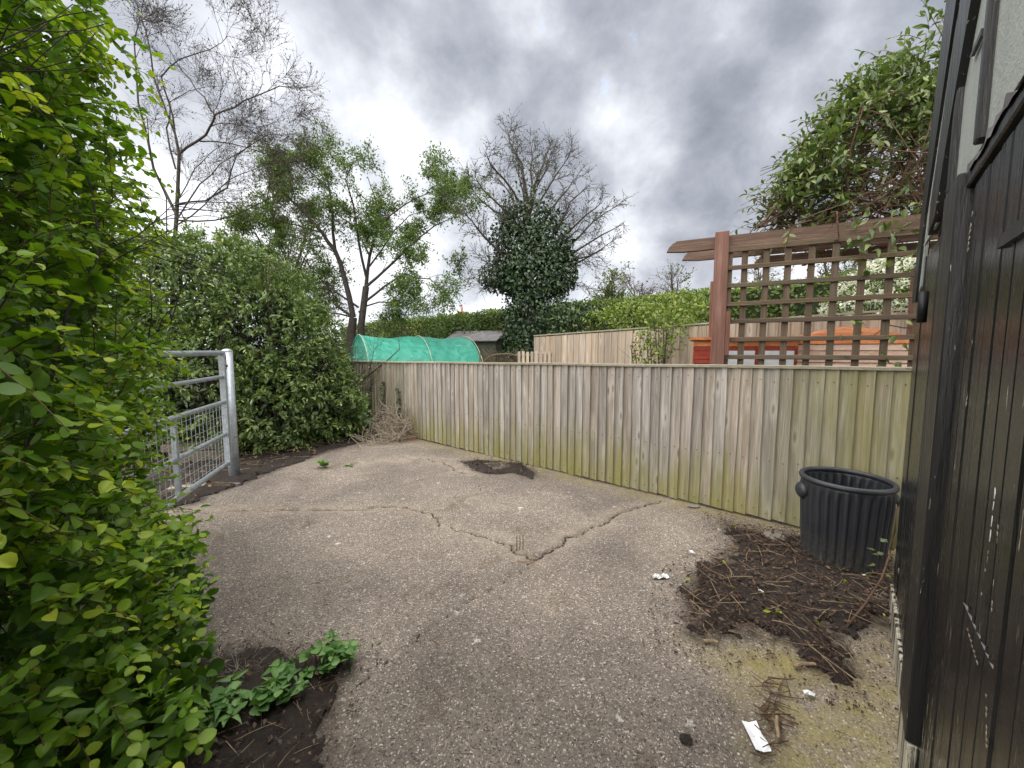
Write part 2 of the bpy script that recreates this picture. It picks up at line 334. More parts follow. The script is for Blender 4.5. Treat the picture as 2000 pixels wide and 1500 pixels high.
def seg_dist(px, py, line):
    d = np.full(px.shape, 9.0); 
    for (a, b) in zip(line[:-1], line[1:]):
        a = np.array(a)[:2]; b = np.array(b)[:2]; ab = b - a; L2 = ab.dot(ab) + 1e-12
        t_ = np.clip(((px - a[0]) * ab[0] + (py - a[1]) * ab[1]) / L2, 0, 1); d = np.minimum(d, np.hypot(px - a[0] - t_ * ab[0], py - a[1] - t_ * ab[1]))
    return d
def sdist(px, py, poly):                            # signed: positive inside
    P = [np.array(p)[:2] for p in poly]; d = seg_dist(px, py, P + [P[0]]); return np.where(inside(px, py, poly), d, -d)
def jag(pts, amp, n=3, seed=0):
    r = np.random.default_rng(seed); P = [np.array(p[:2], float) for p in pts]
    for _ in range(n):
        Q = [P[0]]
        for a, b in zip(P[:-1], P[1:]):
            d = b - a; L = np.linalg.norm(d); nn = np.array([-d[1], d[0]]) / (L + 1e-9); Q += [(a + b) / 2 + nn * r.normal() * min(amp, L * 0.16), b]
        P = Q
    return P
gp = lambda L: [g(*p) for p in L]
FD = np.array([-0.77344, 0.63387, 0]); FN = np.array([-0.63387, -0.77344, 0]); FB = np.array([2.403, 3.229, 0])   # fence: direction away-left, normal to the camera side
ZUP = np.array([0, 0, 1.0])
def fpt(u, o=0, z=0): return FB + FD * u + FN * o + ZUP * z

CR1 = jag(gp([(335, 1003), (420, 1000), (520, 999), (640, 996), (740, 991), (800, 993), (845, 1010), (880, 1030), (925, 1044), (965, 1056), (1000, 1075), (1043, 1094)]), 0.03, 3, 1)
CR2 = jag(gp([(1043, 1094), (1075, 1078), (1105, 1056), (1150, 1032), (1195, 1012), (1250, 990), (1300, 978)]), 0.014, 3, 2)
CR3 = jag(gp([(1043, 1094), (1010, 1118), (985, 1132), (930, 1165), (860, 1213), (800, 1258), (700, 1335)]), 0.012, 3, 3)
CR4 = jag(gp([(690, 906), (740, 902), (810, 897), (850, 903), (880, 912), (925, 925)]), 0.06, 3, 4)
CR5 = jag(gp([(630, 878), (680, 872), (750, 878)]), 0.06, 3, 5)
CR6 = jag(gp([(868, 982), (890, 975), (915, 963), (935, 950)]), 0.05, 2, 6)
SLAB = [(3.2, -1.2), (3.4, 2.4), fpt(-0.6, -0.03)[:2], fpt(7.0, -0.03)[:2], (-3.1, 7.2), (-3.15, 6.6), (-3.2, 5.6), (-3.4, 5.05), (-3.3, 4.5), (-3.4, 3.95), (-3.5, 3.4), (-3.1, 2.4), (-2.4, 1.2), (-2.0, -1.2)]
SOIL_BIN = gp([(1415, 1018), (1470, 1040), (1560, 1048), (1660, 1080), (1752, 1100), (1748, 1160), (1743, 1225), (1690, 1222), (1640, 1238), (1630, 1270), (1655, 1312), (1625, 1322), (1590, 1300), (1560, 1262), (1500, 1240), (1440, 1236), (1370, 1252), (1340, 1235), (1350, 1190), (1335, 1165), (1365, 1120), (1410, 1090), (1445, 1062), (1425, 1040)])
SOIL_MID = gp([(895, 903), (930, 900), (975, 902), (1020, 907), (1050, 925), (1040, 938), (1000, 926), (960, 930), (925, 922)])
HOLE_MID = gp([(950, 908), (985, 905), (1000, 912), (965, 918)])
SOIL_BED = gp([(700, 1290), (672, 1318), (655, 1370), (632, 1420), (618, 1510)]) + [np.array([-0.72, 0.9, 0]), np.array([-2.6, 0.9, 0])] + gp([(330, 1330), (400, 1275), (500, 1268), (560, 1275), (640, 1280)])
SOIL_LEFT = gp([(385, 985), (420, 968), (470, 950), (530, 925), (590, 902), (640, 884), (700, 866), (760, 862), (800, 858)]) + [np.array(p + (0,)) for p in ((-3.2, 8.0), (-7, 8.0), (-7, 3.2), (-3.7, 3.2))]
x0, x1, y0, y1, st = -3.6, 3.6, -0.9, 8.2, 0.0165
gx, gy = np.meshgrid(np.arange(x0, x1, st), np.arange(y0, y1, st), indexing='ij')
jx = (rng.random(gx.shape) - 0.5) * st * 0.5; jy = (rng.random(gx.shape) - 0.5) * st * 0.5; gx = gx + jx; gy = gy + jy
nx, ny = gx.shape
crack = np.zeros_like(gx)
for ln, wd in ((CR1, 0.0095), (CR2, 0.011), (CR3, 0.0045), (CR4, 0.012), (CR5, 0.009), (CR6, 0.007)):
    d = seg_dist(gx, gy, ln); wv = wd * (0.55 + 0.9 * smooth_noise(gx, gy, 0.11, 9)); crack = np.maximum(crack, np.clip(1.25 - d / wv, 0, 1))
heave = np.clip(sdist(gx, gy, [*[np.append(p, 0) for p in CR1[::4]], *[np.append(p, 0) for p in CR2[::4]], fpt(2.2), fpt(6.4), (-2.9, 6.6, 0), (-3.3, 3.6, 0)]) / 0.03, 0, 1)
und = (smooth_noise(gx, gy, 1.1, 3) - 0.5) * 0.018 + (smooth_noise(gx, gy, 0.07, 4, 2) - 0.5) * 0.004
gz = und + 0.013 * heave - 0.022 * crack
nearcr = np.zeros_like(gx)
for ln in (CR1, CR2, CR4): nearcr = np.maximum(nearcr, np.clip(1 - seg_dist(gx, gy, ln) / 0.17, 0, 1))
sl = sdist(gx, gy, [np.array((*p, 0)) for p in SLAB]) + (smooth_noise(gx, gy, 0.25, 5) - 0.5) * 0.16
ftop = ((gx - FB[0]) * FN[0] + (gy - FB[1]) * FN[1])
sl = np.where(ftop < 0.25, np.minimum(np.abs(sl) * 0 + (ftop + 0.05), 1), sl) * np.where(gx < -2.6, 1, 1)
keepv = (sl > 0) & (ftop > -0.04)
keepv &= ~((gx < -2.2) & (sdist(gx, gy, [np.array((*p, 0)) for p in SLAB]) < 0))
moss = np.clip(sdist(gx, gy, gp([(1330, 1240), (1500, 1230), (1640, 1290), (1800, 1150), (1850, 1600), (1300, 1700), (1480, 1420), (1380, 1300)])) / 0.25 + 0.35, 0, 1)
moss = np.maximum(moss, 0.8 * np.clip(1 - np.abs(ftop - 0.05) / 0.33, 0, 1))
dirt = np.maximum.reduce([np.clip(sdist(gx, gy, p) / 0.09 + 0.85, 0, 1) for p in (SOIL_BIN, SOIL_BED, SOIL_LEFT)] + [np.clip(sdist(gx, gy, SOIL_MID) / 0.08 + 0.6, 0, 1)])
idx = np.arange(nx * ny).reshape(nx, ny)
q = np.stack([idx[:-1, :-1], idx[1:, :-1], idx[1:, 1:], idx[:-1, 1:]], -1).reshape(-1, 4)
kf = keepv.ravel()[q].all(1); q = q[kf]
used = np.unique(q); mp = np.full(nx * ny, -1); mp[used] = np.arange(len(used)); q = mp[q]
V = np.stack([gx, gy, gz], -1).reshape(-1, 3)[used]
t = NT('concrete'); v = t.co('Object'); wob = t.noise(v, 1.3, 5, 0.6); med = t.noise(v, 7.0, 5, 0.65)
base = t.ramp(wob, [(0.3, (0.145, 0.124, 0.107)), (0.5, (0.222, 0.190, 0.161)), (0.72, (0.32, 0.272, 0.224))])
base = t.mix(t.rng(med, 0.35, 0.7, 0.0, 0.5), base, (0.175, 0.152, 0.135))
vv = t.mix(0.03, v, t.noise(v, 30, 2, col=True))
vd = t.voro(vv, 132, 'F1', 'Distance'); vc = t.voro(vv, 132, 'F1', 'Color'); sepc = t.n('ShaderNodeSeparateColor'); t.l(vc, sepc.inputs[0])
vd2 = t.voro(vv, 210, 'F1', 'Distance'); vc2 = t.voro(vv, 210, 'F1', 'Color'); sepc2 = t.n('ShaderNodeSeparateColor'); t.l(vc2, sepc2.inputs[0])
stone = t.ramp(sepc.outputs[0], [(0.0, (0.055, 0.046, 0.040)), (0.35, (0.17, 0.138, 0.113)), (0.65, (0.31, 0.252, 0.203)), (0.86, (0.52, 0.44, 0.36)), (1.0, (0.80, 0.74, 0.66))])
agg = t.math('MULTIPLY', t.rng(vd, 0.38, 0.62, 1.0, 0.0), t.rng(sepc.outputs[1], 0.12, 0.16))
base = t.mix(t.math('MULTIPLY', t.rng(sepc2.outputs[1], 0.55, 0.6), t.rng(vd2, 0.25, 0.5, 0.75, 0.0)), base, t.ramp(sepc2.outputs[0], [(0, (0.08, 0.07, 0.06)), (0.5, (0.3, 0.26, 0.21)), (1, (0.62, 0.56, 0.48))]))
base = t.mix(t.math('MULTIPLY', agg, 0.95), base, stone)
lv = t.mix(0.09, v, t.noise(v, 38, 4, 0.7, col=True)); ld = t.voro(lv, 8.5, 'F1', 'Distance'); lc = t.n('ShaderNodeSeparateColor'); t.l(t.voro(lv, 8.5, 'F1', 'Color'), lc.inputs[0])
lsz = t.rng(lc.outputs[0], 0.3, 1.0, 0.0, 0.15); lich = t.math('MULTIPLY', t.math('LESS_THAN', ld, lsz), t.rng(t.noise(v, 0.9, 3), 0.42, 0.52))
base = t.mix(t.math('MULTIPLY', lich, t.rng(t.noise(v, 130, 3), 0.3, 0.6, 0.35, 0.9)), base, (0.74, 0.72, 0.68))
stn = t.rng(t.noise(t.co('Object', (1, 1, 1), (4.0, 1.7, 0)), 0.75, 6, 0.62, 0.6), 0.42, 0.62); base = t.mix(t.math('MULTIPLY', stn, 0.75), base, t.mix(1.0, base, (0.55, 0.55, 0.57), 'MULTIPLY'))
stn2 = t.rng(t.noise(v, 2.6, 6, 0.68, 0.8), 0.55, 0.7); base = t.mix(t.math('MULTIPLY', stn2, 0.7), base, t.mix(1.0, base, (0.62, 0.55, 0.46), 'MULTIPLY'))
ms = t.attr('moss'); mo = t.math('MULTIPLY', ms, t.rng(t.noise(v, 5.5, 6, 0.7), 0.36, 0.62))
base = t.mix(t.math('MULTIPLY', mo, 0.8), base, t.mix(t.noise(v, 40, 3), (0.17, 0.14, 0.035), (0.40, 0.345, 0.14)))
nc = t.math('MULTIPLY', t.attr('nearcrack'), t.rng(t.noise(v, 9, 5, 0.65), 0.36, 0.6)); base = t.mix(t.math('MULTIPLY', nc, 0.45), base, (0.40, 0.33, 0.255))
dr = t.math('MULTIPLY', t.attr('dirt'), t.rng(t.noise(v, 11, 6, 0.7), 0.32, 0.55)); base = t.mix(t.math('MULTIPLY', dr, 0.85), base, (0.050, 0.040, 0.032))
base = t.mix(t.rng(t.attr('crack'), 0.25, 0.75), base, (0.030, 0.022, 0.016))
hgt = t.math('ADD', t.math('MULTIPLY', agg, t.rng(vd, 0, 0.5, 1, 0)), t.math('MULTIPLY', t.noise(v, 160, 4, 0.7), 0.8))
M['concrete'] = t.pbr(base, 0.88, t.bump(hgt, 0.75, 0.006), 0, 0.35)
me = tri_mesh('concrete_slab', V, q, M['concrete'], smooth=True)
for nm, arr in (('crack', crack), ('moss', moss), ('dirt', dirt), ('nearcrack', nearcr)):
    a = me.attributes.new(nm, 'FLOAT', 'POINT'); a.data.foreach_set('value', arr.ravel()[used].astype(np.float32))
tag(link('concrete_slab', me), 'cracked exposed-aggregate concrete yard', kind='structure')

# soil and lawn sheet under everything, out to the horizon
t = NT('ground_soil'); v = t.co('Object'); n = t.noise(v, 6, 7, 0.7); far = t.noise(v, 0.5, 4)
soil = t.ramp(n, [(0.3, (0.022, 0.016, 0.012)), (0.6, (0.060, 0.043, 0.031)), (0.8, (0.12, 0.085, 0.06))])
grass = t.mix(t.noise(v, 30, 4, 0.7), (0.035, 0.06, 0.018), (0.09, 0.14, 0.04)); sp = t.n('ShaderNodeSeparateXYZ'); t.l(v, sp.inputs[0])
fl = t.math('ADD', t.math('MULTIPLY', sp.outputs[0], 0.634), t.math('MULTIPLY', sp.outputs[1], 0.773))
M['ground_soil'] = t.pbr(t.mix(t.rng(fl, 4.2, 4.4), soil, grass), 0.95, t.bump(n, 0.8, 0.03))
mb = MB(); S = 400.0; ks = [-S, -60, -12, -4, 0, 4, 12, 60, S]
mb.add([(a, b, -0.05) for a in ks for b in ks], [(i * 9 + j, (i + 1) * 9 + j, (i + 1) * 9 + j + 1, i * 9 + j + 1) for i in range(8) for j in range(8)])
tag(mb.build('ground', M['ground_soil']), 'bare soil and lawn ground', kind='structure')

t = NT('dark_soil'); v = t.co('Object'); n = t.noise(v, 60, 6, 0.75); n2 = t.noise(v, 9, 4)
M['dark_soil'] = t.pbr(t.ramp(t.math('ADD', t.math('MULTIPLY', n, 0.7), t.math('MULTIPLY', n2, 0.3)), [(0.3, (0.010, 0.008, 0.007)), (0.55, (0.035, 0.025, 0.020)), (0.75, (0.085, 0.062, 0.048))]), 0.95, t.bump(n, 1.0, 0.015))
def soil_patch(label, poly, seed, h=0.02, hole=None, st=0.013, ragged=0.10):
    P = np.array(poly)[:, :2]; a, b = P.min(0) - 0.15, P.max(0) + 0.15
    X, Y = np.meshgrid(np.arange(a[0], b[0], st), np.arange(a[1], b[1], st), indexing='ij')
    d = sdist(X, Y, poly)
    if hole is not None: d = np.minimum(d, -sdist(X, Y, hole))
    d = d + (smooth_noise(X, Y, 0.12, seed, 4) - 0.5) * ragged * 2
    Z = np.clip(d / 0.09, 0, 1) ** 0.7 * h * (0.35 + smooth_noise(X, Y, 0.06, seed + 5, 3)) + 0.004 + (smooth_noise(X, Y, 1.1, 3) - 0.5) * 0.018 + 0.006 + rng.normal(0, 0.0018, X.shape)
    Z = np.where(d < 0.02, Z - 0.012, Z)
    k = d > 0; ii = np.arange(X.size).reshape(X.shape); qq = np.stack([ii[:-1, :-1], ii[1:, :-1], ii[1:, 1:], ii[:-1, 1:]], -1).reshape(-1, 4); qq = qq[k.ravel()[qq].all(1)]
    us = np.unique(qq); m_ = np.full(X.size, -1); m_[us] = np.arange(len(us)); VV = np.stack([X, Y, Z], -1).reshape(-1, 3)[us]
    return tag(link('soil', tri_mesh('soil', VV, m_[qq], M['dark_soil'], smooth=True)), label, 'soil', kind='stuff')
soil_patch('spilled dark soil around the black bin', SOIL_BIN, 21, 0.018, None, 0.013, 0.17)
soil_patch('dark soil ring on the concrete beside the fence', SOIL_MID, 22, 0.02, HOLE_MID, 0.012, 0.05)
soil_patch('dark soil bed below the near left hedge', SOIL_BED, 23, 0.022)
soil_patch('dark soil strip under the laurel hedge and gate', SOIL_LEFT, 24, 0.03, None, 0.03, 0.12)

# ================================================================ FENCE
def board_mesh(name, mat, wd, t0, t1, seed):
    """feather-edged board 1 m tall: x across, -y to the viewer, z up"""
    r = np.random.default_rng(seed); mb = MB(); zs = [0, 0.22, 0.5, 0.78, 1.0]; V = []
    for z in zs:
        e = r.normal(0, 0.0012, 2) ; V += [(e[0], 0.0, z), (wd + e[1], -0.010, z), (wd + e[1], -0.010 - t1, z), (e[0], -t0, z)]
    Fc = [(i * 4 + k, i * 4 + (k + 1) % 4, i * 4 + 4 + (k + 1) % 4, i * 4 + 4 + k) for i in range(4) for k in range(4)] + [(3, 2, 1, 0), (16, 17, 18, 19)]
    mb.add(V, Fc); return mb.mesh(name, mat)
def frame_rot(d):                                   # local x along d, -y toward the camera side
    return math.atan2(d[1], d[0])
U0 = float(np.dot(np.array([2.88, 2.84, 0]) - FB, FD)) - 0.9
def ftopz(u): return 1.362 - (u + 0.61) * 0.0107
def fbotz(u): return 0.012 + max(0, u - 3.5) * 0.006
fence = thing('board_fence', 'weathered grey close-board fence with mossy foot, behind the bin', 'fence', fpt(0))
fv = [board_mesh('board', M['fence_wood'], 0.122, 0.006, 0.019, 40 + i) for i in range(5)]
RZ = frame_rot(-FD)                                  # local x runs to the right so that -y faces the camera
u = U0; k = 0; nails = MB()
while u < 8.2:
    pitch = 0.1 + random.uniform(-0.005, 0.004); zb = fbotz(u) + random.uniform(0, 0.014); zt = ftopz(u) - 0.004
    o = link('board', random.choice(fv), fence); P = fpt(u, 0.0, zb) - np.array(fence.location)
    o.location = P; o.rotation_euler = (random.gauss(0, 0.002), random.gauss(0, 0.0035), RZ + random.gauss(0, 0.006)); o.scale = (1, 1, zt - zb)
    for hz in (0.09, 0.55, 1.24):
        n_ = fpt(u - 0.085 + random.uniform(-.006, .006), 0.0275, hz + random.gauss(0, 0.012)); nails.box(n_, (0.007, 0.006, 0.007), (FD, FN, ZUP))
    u += pitch; k += 1
tag(nails.build('nail', M['rust'], fence), None, kind='stuff')
segs = [U0 - 0.15, 1.9, 4.6, 8.25]
for a, b in zip(segs[:-1], segs[1:]):
    mb = MB(); n = 7; us = np.linspace(a + 0.004, b - 0.004, n); sec = [(-0.022, -0.004), (0.042, -0.004), (0.042, 0.018), (-0.022, 0.022)]
    VV = [fpt(uu, oo, ftopz(uu) + zz_ + 0.003 * math.sin(uu * 3.1)) for uu in us for oo, zz_ in sec]
    mb.add(VV, [(i * 4 + q_, i * 4 + (q_ + 1) % 4, i * 4 + 4 + (q_ + 1) % 4, i * 4 + 4 + q_) for i in range(n - 1) for q_ in range(4)] + [(3, 2, 1, 0), tuple((n - 1) * 4 + q_ for q_ in range(4))])
    c = fpt((a + b) / 2, 0, 1.3); me = mb.mesh('cap_rail', M['cap_wood'], c); o = link('cap_rail', me, fence, c - np.array(fence.location))
for zr in (0.25, 0.72, 1.2):
    for a, b in zip(segs[:-1], segs[1:]): MB().bar(fpt(a, -0.035, zr), fpt(b, -0.035, zr), 0.045, 0.07, FN).build('back_rail', M['old_wood'], fence)
for uu in (U0, 1.9, 4.6, 7.3): MB().bar(fpt(uu + 0.06, -0.12, -0.1), fpt(uu + 0.06, -0.12, ftopz(uu) - 0.03), 0.09, 0.09).build('post', M['fence_wood_far'], fence)

# second, taller fence across the neighbouring garden
F2 = np.array([0.475, 8.4, 0]); D2 = -FD
fence2 = thing('board_fence', 'taller light brown close-board fence across the neighbouring garden', 'fence', F2)
fv2 = [board_mesh('board', M['fence_wood_far'], 0.155, 0.006, 0.014, 60 + i) for i in range(4)]
def f2z(u): return 1.82 + u * 0.033
u = 0.0
while u < 9.2:
    P = D2 * u; o = link('board', random.choice(fv2), fence2, P); o.rotation_euler = (0, random.gauss(0, 0.003), RZ + random.gauss(0, 0.006)); o.scale = (1, 1, f2z(u) - 0.03); u += 0.135
for a, b in ((0, 3.0), (3.0, 6.2), (6.2, 9.3)): 
    c = F2 + D2 * (a + b) / 2; MB().bar(F2 + D2 * (a + 0.005) + ZUP * f2z(a), F2 + D2 * (b - 0.005) + ZUP * f2z(b), 0.06, 0.024, FN).build('cap_rail', M['cap_wood'], fence2)
for a in (0.02, 3.0, 6.2): MB().bar(F2 + D2 * a - FN * 0.08 - ZUP * 0.1, F2 + D2 * a - FN * 0.08 + ZUP * (f2z(a) - 0.03), 0.09, 0.09).build('post', M['fence_wood_far'], fence2)

# ================================================================ BLACK SHED ON THE RIGHT
SA = R(41.8); SD = np.array([math.sin(SA), math.cos(SA), 0]); SN = np.array([SD[1], -SD[0], 0])     # along the wall (away), into the wall
def sp_(t_, o_, z_): return SD * t_ + SN * o_ + ZUP * z_
def wall_hit(x, y, o_):
    r = ray(x, y); k_ = o_ / np.dot(SN[:2], r[:2]); return O + k_ * r
shed = thing('timber_shed', 'old black-painted timber shed with peeling boards at the right edge', 'shed', sp_(3.06, 0.22, 0))
WO = 0.215; TC = 3.06
def sboard(name, mat, ta, tb, za, zb, o_front, th, org_z=0.0):
    c = sp_((ta + tb) / 2, o_front + th / 2, org_z); mb = MB(); mb.box(sp_((ta + tb) / 2, o_front + th / 2, (za + zb) / 2), (abs(tb - ta), th, zb - za), (SD, SN, ZUP))
    me = mb.mesh(name, mat, c); o = link(name, me, shed, c - np.array(shed.location)); 
    bv = o.modifiers.new('bevel', 'BEVEL'); bv.width = 0.004; bv.segments = 1; return o
# carcass behind the boards
mb = MB(); mb.box(sp_((TC - 3.0) / 2 + 0.0, WO + 1.3, 1.72), (TC + 3.0 - 0.06, 2.5, 3.36), (SD, SN, ZUP)); mb.build('wall', M['black_trim'], shed)
# door: narrow matchboards
ta = 1.735; i = 0
while ta > -2.0:
    wd = 0.098 + random.uniform(-0.004, 0.004); sboard('door_board', M['black_board'], ta - wd + 0.004, ta - 0.004, 0.05, 1.968, WO - 0.002 + random.uniform(-.0025, .0025), 0.024); ta -= wd; i += 1
# frame post, then the boards out to the corner
sboard('frame_post', M['black_trim'], 1.765, 2.02, 0.20, 2.02, WO - 0.032, 0.05)
sboard('frame_foot', M['black_peel'], 1.765, 2.02, 0.0, 0.196, WO - 0.027, 0.045)
for a, b, pk in ((2.05, 2.36, 0), (2.37, 2.60, 0), (2.61, 2.83, 1), (2.84, TC, 0)):
    sboard('side_board', M['black_board'], a, b, 0.16, 1.97, WO + random.uniform(-.004, .003), 0.022)
sboard('plinth_board', M['black_peel'], 2.05, TC + 0.005, 0.0, 0.155, WO - 0.012, 0.035)
# lintel drip board with torn felt edge
sboard('lintel', M['black_trim'], -2.0, 2.02, 1.972, 2.015, WO - 0.014, 0.03)
mb = MB(); r_ = random.Random(5); us = np.arange(0.85, 1.75, 0.035)
top = [sp_(u_, WO - 0.016 + r_.uniform(-.008, .006), 2.010 + 0.022 * max(0, r_.random() - 0.25) * (1.2 - abs(u_ - 1.25))) for u_ in us]
bot = [sp_(u_, WO - 0.020, 2.006 - 0.012 * r_.random()) for u_ in us]
mb.add(top + bot + [p + SN * 0.012 for p in top] + [p + SN * 0.012 for p in bot], [f for i in range(len(us) - 1) for f in ((i, i + 1, len(us) + i + 1, len(us) + i), (2 * len(us) + i, 3 * len(us) + i, 3 * len(us) + i + 1, 2 * len(us) + i + 1), (i, 2 * len(us) + i, 2 * len(us) + i + 1, i + 1))])
mb.build('torn_felt', M['felt'], shed)
# pale panels and battens over the lintel
mb = MB(); mb.box(sp_(0.4, WO + 0.002, 2.70), (3.9, 0.02, 1.32), (SD, SN, ZUP)); mb.build('gable_panel', M['grey_panel'], shed)
for tt in (1.60, 0.55, -0.5): sboard('batten', M['black_trim'], tt - 0.022, tt + 0.022, 2.04, 3.36, WO - 0.026, 0.026)
sboard('batten', M['black_trim'], 2.02, 2.06, 2.04, 3.36, WO - 0.026, 0.026)
def wall_poly(name, px, o_, th, mat):
    P = [wall_hit(x, y, o_) for x, y in px]; MB().prism(P, SN * th).build(name, mat, shed)
wall_poly('barge_board', [(1849, -6), (1868, -6), (1838, 200), (1806, 420), (1787, 590), (1780, 592), (1812, 300)], WO - 0.018, 0.03, M['black_trim'])
wall_poly('barge_board', [(1876, -6), (1897, -6), (1868, 160), (1846, 290), (1826, 420), (1812, 460), (1817, 400), (1846, 200)], WO - 0.03, 0.028, M['black_trim'])
wall_poly('cover_strip', [(1869, -6), (1875, -6), (1845, 200), (1815, 410), (1798, 560), (1789, 588), (1808, 420), (1838, 205)], WO - 0.008, 0.012, M['grey_panel'])
# hinge, strap, peeled splinter
mb = MB(); c = sp_(2.42, WO - 0.03, 0); mb.tube([c + ZUP * 1.62, c + ZUP * 1.75], 0.016, 10); mb.build('hinge', M['black_iron'], shed, True)
wall_poly('hinge_strap', [(1946, 487), (1950, 462), (2010, 412), (2010, 446)], WO - 0.012, 0.012, M['black_trim'])
wall_poly('splinter', [(1816, 452), (1828, 436), (1831, 434), (1806, 478), (1803, 480)], WO - 0.02, 0.008, M['grey_panel'])
wall_poly('splinter', [(1893, 112), (1916, 56), (1915, 70), (1896, 112)], WO - 0.02, 0.008, M['black_trim'])
mb = MB(); mb.box(sp_(-0.1, WO + 1.30, 3.46), (6.3, 2.6, 0.08), (SD, SN, ZUP)); mb.build('roof', M['felt'], shed)
# bare scratch, chips, and a door slot whose daylight is painted as white slivers
def chip_light_line(a, b, n, wpx, mat, seed, fill=0.7):
    r_ = random.Random(seed)
    for k in range(n):
        if r_.random() > fill: continue
        f0, f1 = k / n, (k + r_.uniform(.6, 1.0)) / n; p = lambda f: (a[0] + (b[0] - a[0]) * f + r_.uniform(-.7, .7), a[1] + (b[1] - a[1]) * f); q0, q1 = p(f0), p(f1); w_ = wpx * r_.uniform(.5, 1.2)
        wall_poly('chip_slot_light', [(q0[0] - .3, q0[1]), (q0[0] + .3, q0[1] + 1), (q1[0] + w_, (q0[1] + q1[1]) / 2), (q1[0] + .3, q1[1])], WO - 0.0062, 0.0008, mat)
chip_light_line((1881, 1176), (1941, 1312), 7, 1.8, M['galvanised'], 1, 1.0); chip_light_line((1881, 1205), (1918, 1330), 12, 1.0, M['cap_wood'], 2, .6); chip_light_line((1943, 952), (1931, 1062), 4, 2.6, M['white_paint_slot_light'], 3, 1.0); chip_light_line((1930, 1075), (1912, 1180), 9, 2.2, M['cap_wood'], 4, .45)
chip_light_line((1880, 560), (1900, 400), 14, 1.6, M['cap_wood'], 5, .35); chip_light_line((1925, 1330), (1925, 1500), 14, 2.4, M['cap_wood'], 6, .5); chip_light_line((1950, 1010), (1935, 1200), 14, 1.5, M['cap_wood'], 7, .3); chip_light_line((1866, 640), (1880, 420), 16, 1.2, M['galvanised'], 8, .35)

# ================================================================ FOLIAGE TOOLS
def leaf_template(kind):
    """leaf along +x, length 1, z up; returns verts, tris"""
    if kind == 'round': xs = [0.07, 0.28, 0.58, 0.86]; ws = [0.20, 0.40, 0.43, 0.26]
    elif kind == 'oval': xs = [0.2, 0.5, 0.8]; ws = [0.14, 0.21, 0.12]
    elif kind == 'point': xs = [0.15, 0.40, 0.72]; ws = [0.17, 0.235, 0.12]
    elif kind == 'long': xs = [0.3, 0.68]; ws = [0.11, 0.105]
    else: xs = [0.45]; ws = [0.30]
    V = [(0, 0, 0)]
    for x, w_ in zip(xs, ws): V += [(x, 0, -0.10 * x * x), (x, w_, 0.16 * w_ / 0.4 - 0.10 * x * x), (x, -w_, 0.16 * w_ / 0.4 - 0.10 * x * x)]
    V.append((1, 0, -0.13)); n = len(xs); T = [(0, 1, 2), (0, 3, 1)]
    for i in range(n - 1):
        a, b = 1 + 3 * i, 4 + 3 * i; T += [(a, b, b + 1), (a, b + 1, a + 1), (a, a + 2, b + 2), (a, b + 2, b)]
    e = 1 + 3 * (n - 1); t_ = len(V) - 1; T += [(e, t_, e + 1), (e, e + 2, t_)]
    return np.array(V, float), np.array(T, int)
def unit(a): return a / (np.linalg.norm(a, axis=-1, keepdims=True) + 1e-9)
def leaf_axes(d, n):
    d = unit(d); n = n - d * (n * d).sum(-1, keepdims=True); n = unit(n); s = np.cross(n, d); return np.stack([d, s, n], 1)      # rows: x y z axes
def leaves_np(pos, d, n, size, tone, kind):
    TV, TT = leaf_template(kind); A = leaf_axes(d, n)
    k_ = len(pos); var = np.stack([np.ones(k_), rng.uniform(0.78, 1.15, k_), rng.normal(1.0, 1.1, k_)], 1)
    V = pos[:, None, :] + size[:, None, None] * np.einsum('nvk,nkc->nvc', TV[None] * var[:, None, :], A); m = len(TV)
    T = (np.arange(len(pos))[:, None, None] * m + TT[None]).reshape(-1, 3)
    return V.reshape(-1, 3), T, np.repeat(tone, m)
def leaf_cloud(name, parent, pos, d, n, size, tone, kind, mat, stuff=True):
    V, T, tn = leaves_np(pos, d, n, size, tone, kind); org = np.array(parent.location) if parent is not None else np.zeros(3)
    o = link(name, tri_mesh(name, V - org, T, M[mat], tn), parent)
    if stuff: o['kind'] = 'stuff'
    return o
_tm = {}
def leaf_objs(parent, pos, d, n, size, tone, kind, mat, name='leaf'):
    """single leaves as parts that share a few meshes"""
    A = leaf_axes(d, n); org = np.array(parent.location)
    for i in range(len(pos)):
        key = (kind, mat, int(np.clip(tone[i], 0, 0.999) * 9))
        if key not in _tm:
            TV, TT = leaf_template(kind); _tm[key] = tri_mesh(name, TV, TT, M[mat], np.full(len(TV), (key[2] + 0.5) / 9))
        o = link(name, _tm[key], parent); m = Matrix.Identity(4); A[i, 1] *= rng.uniform(0.78, 1.15); A[i, 2] *= rng.choice((-0.6, 0.4, 1.0, 1.6, 2.2))
        for c_ in range(3):
            for r_ in range(3): m[r_][c_] = float(A[i, c_, r_] * size[i])
            m[c_][3] = float(pos[i, c_] - org[c_])
        o.matrix_basis = m
def rdir(n): return unit(rng.normal(size=(n, 3)))
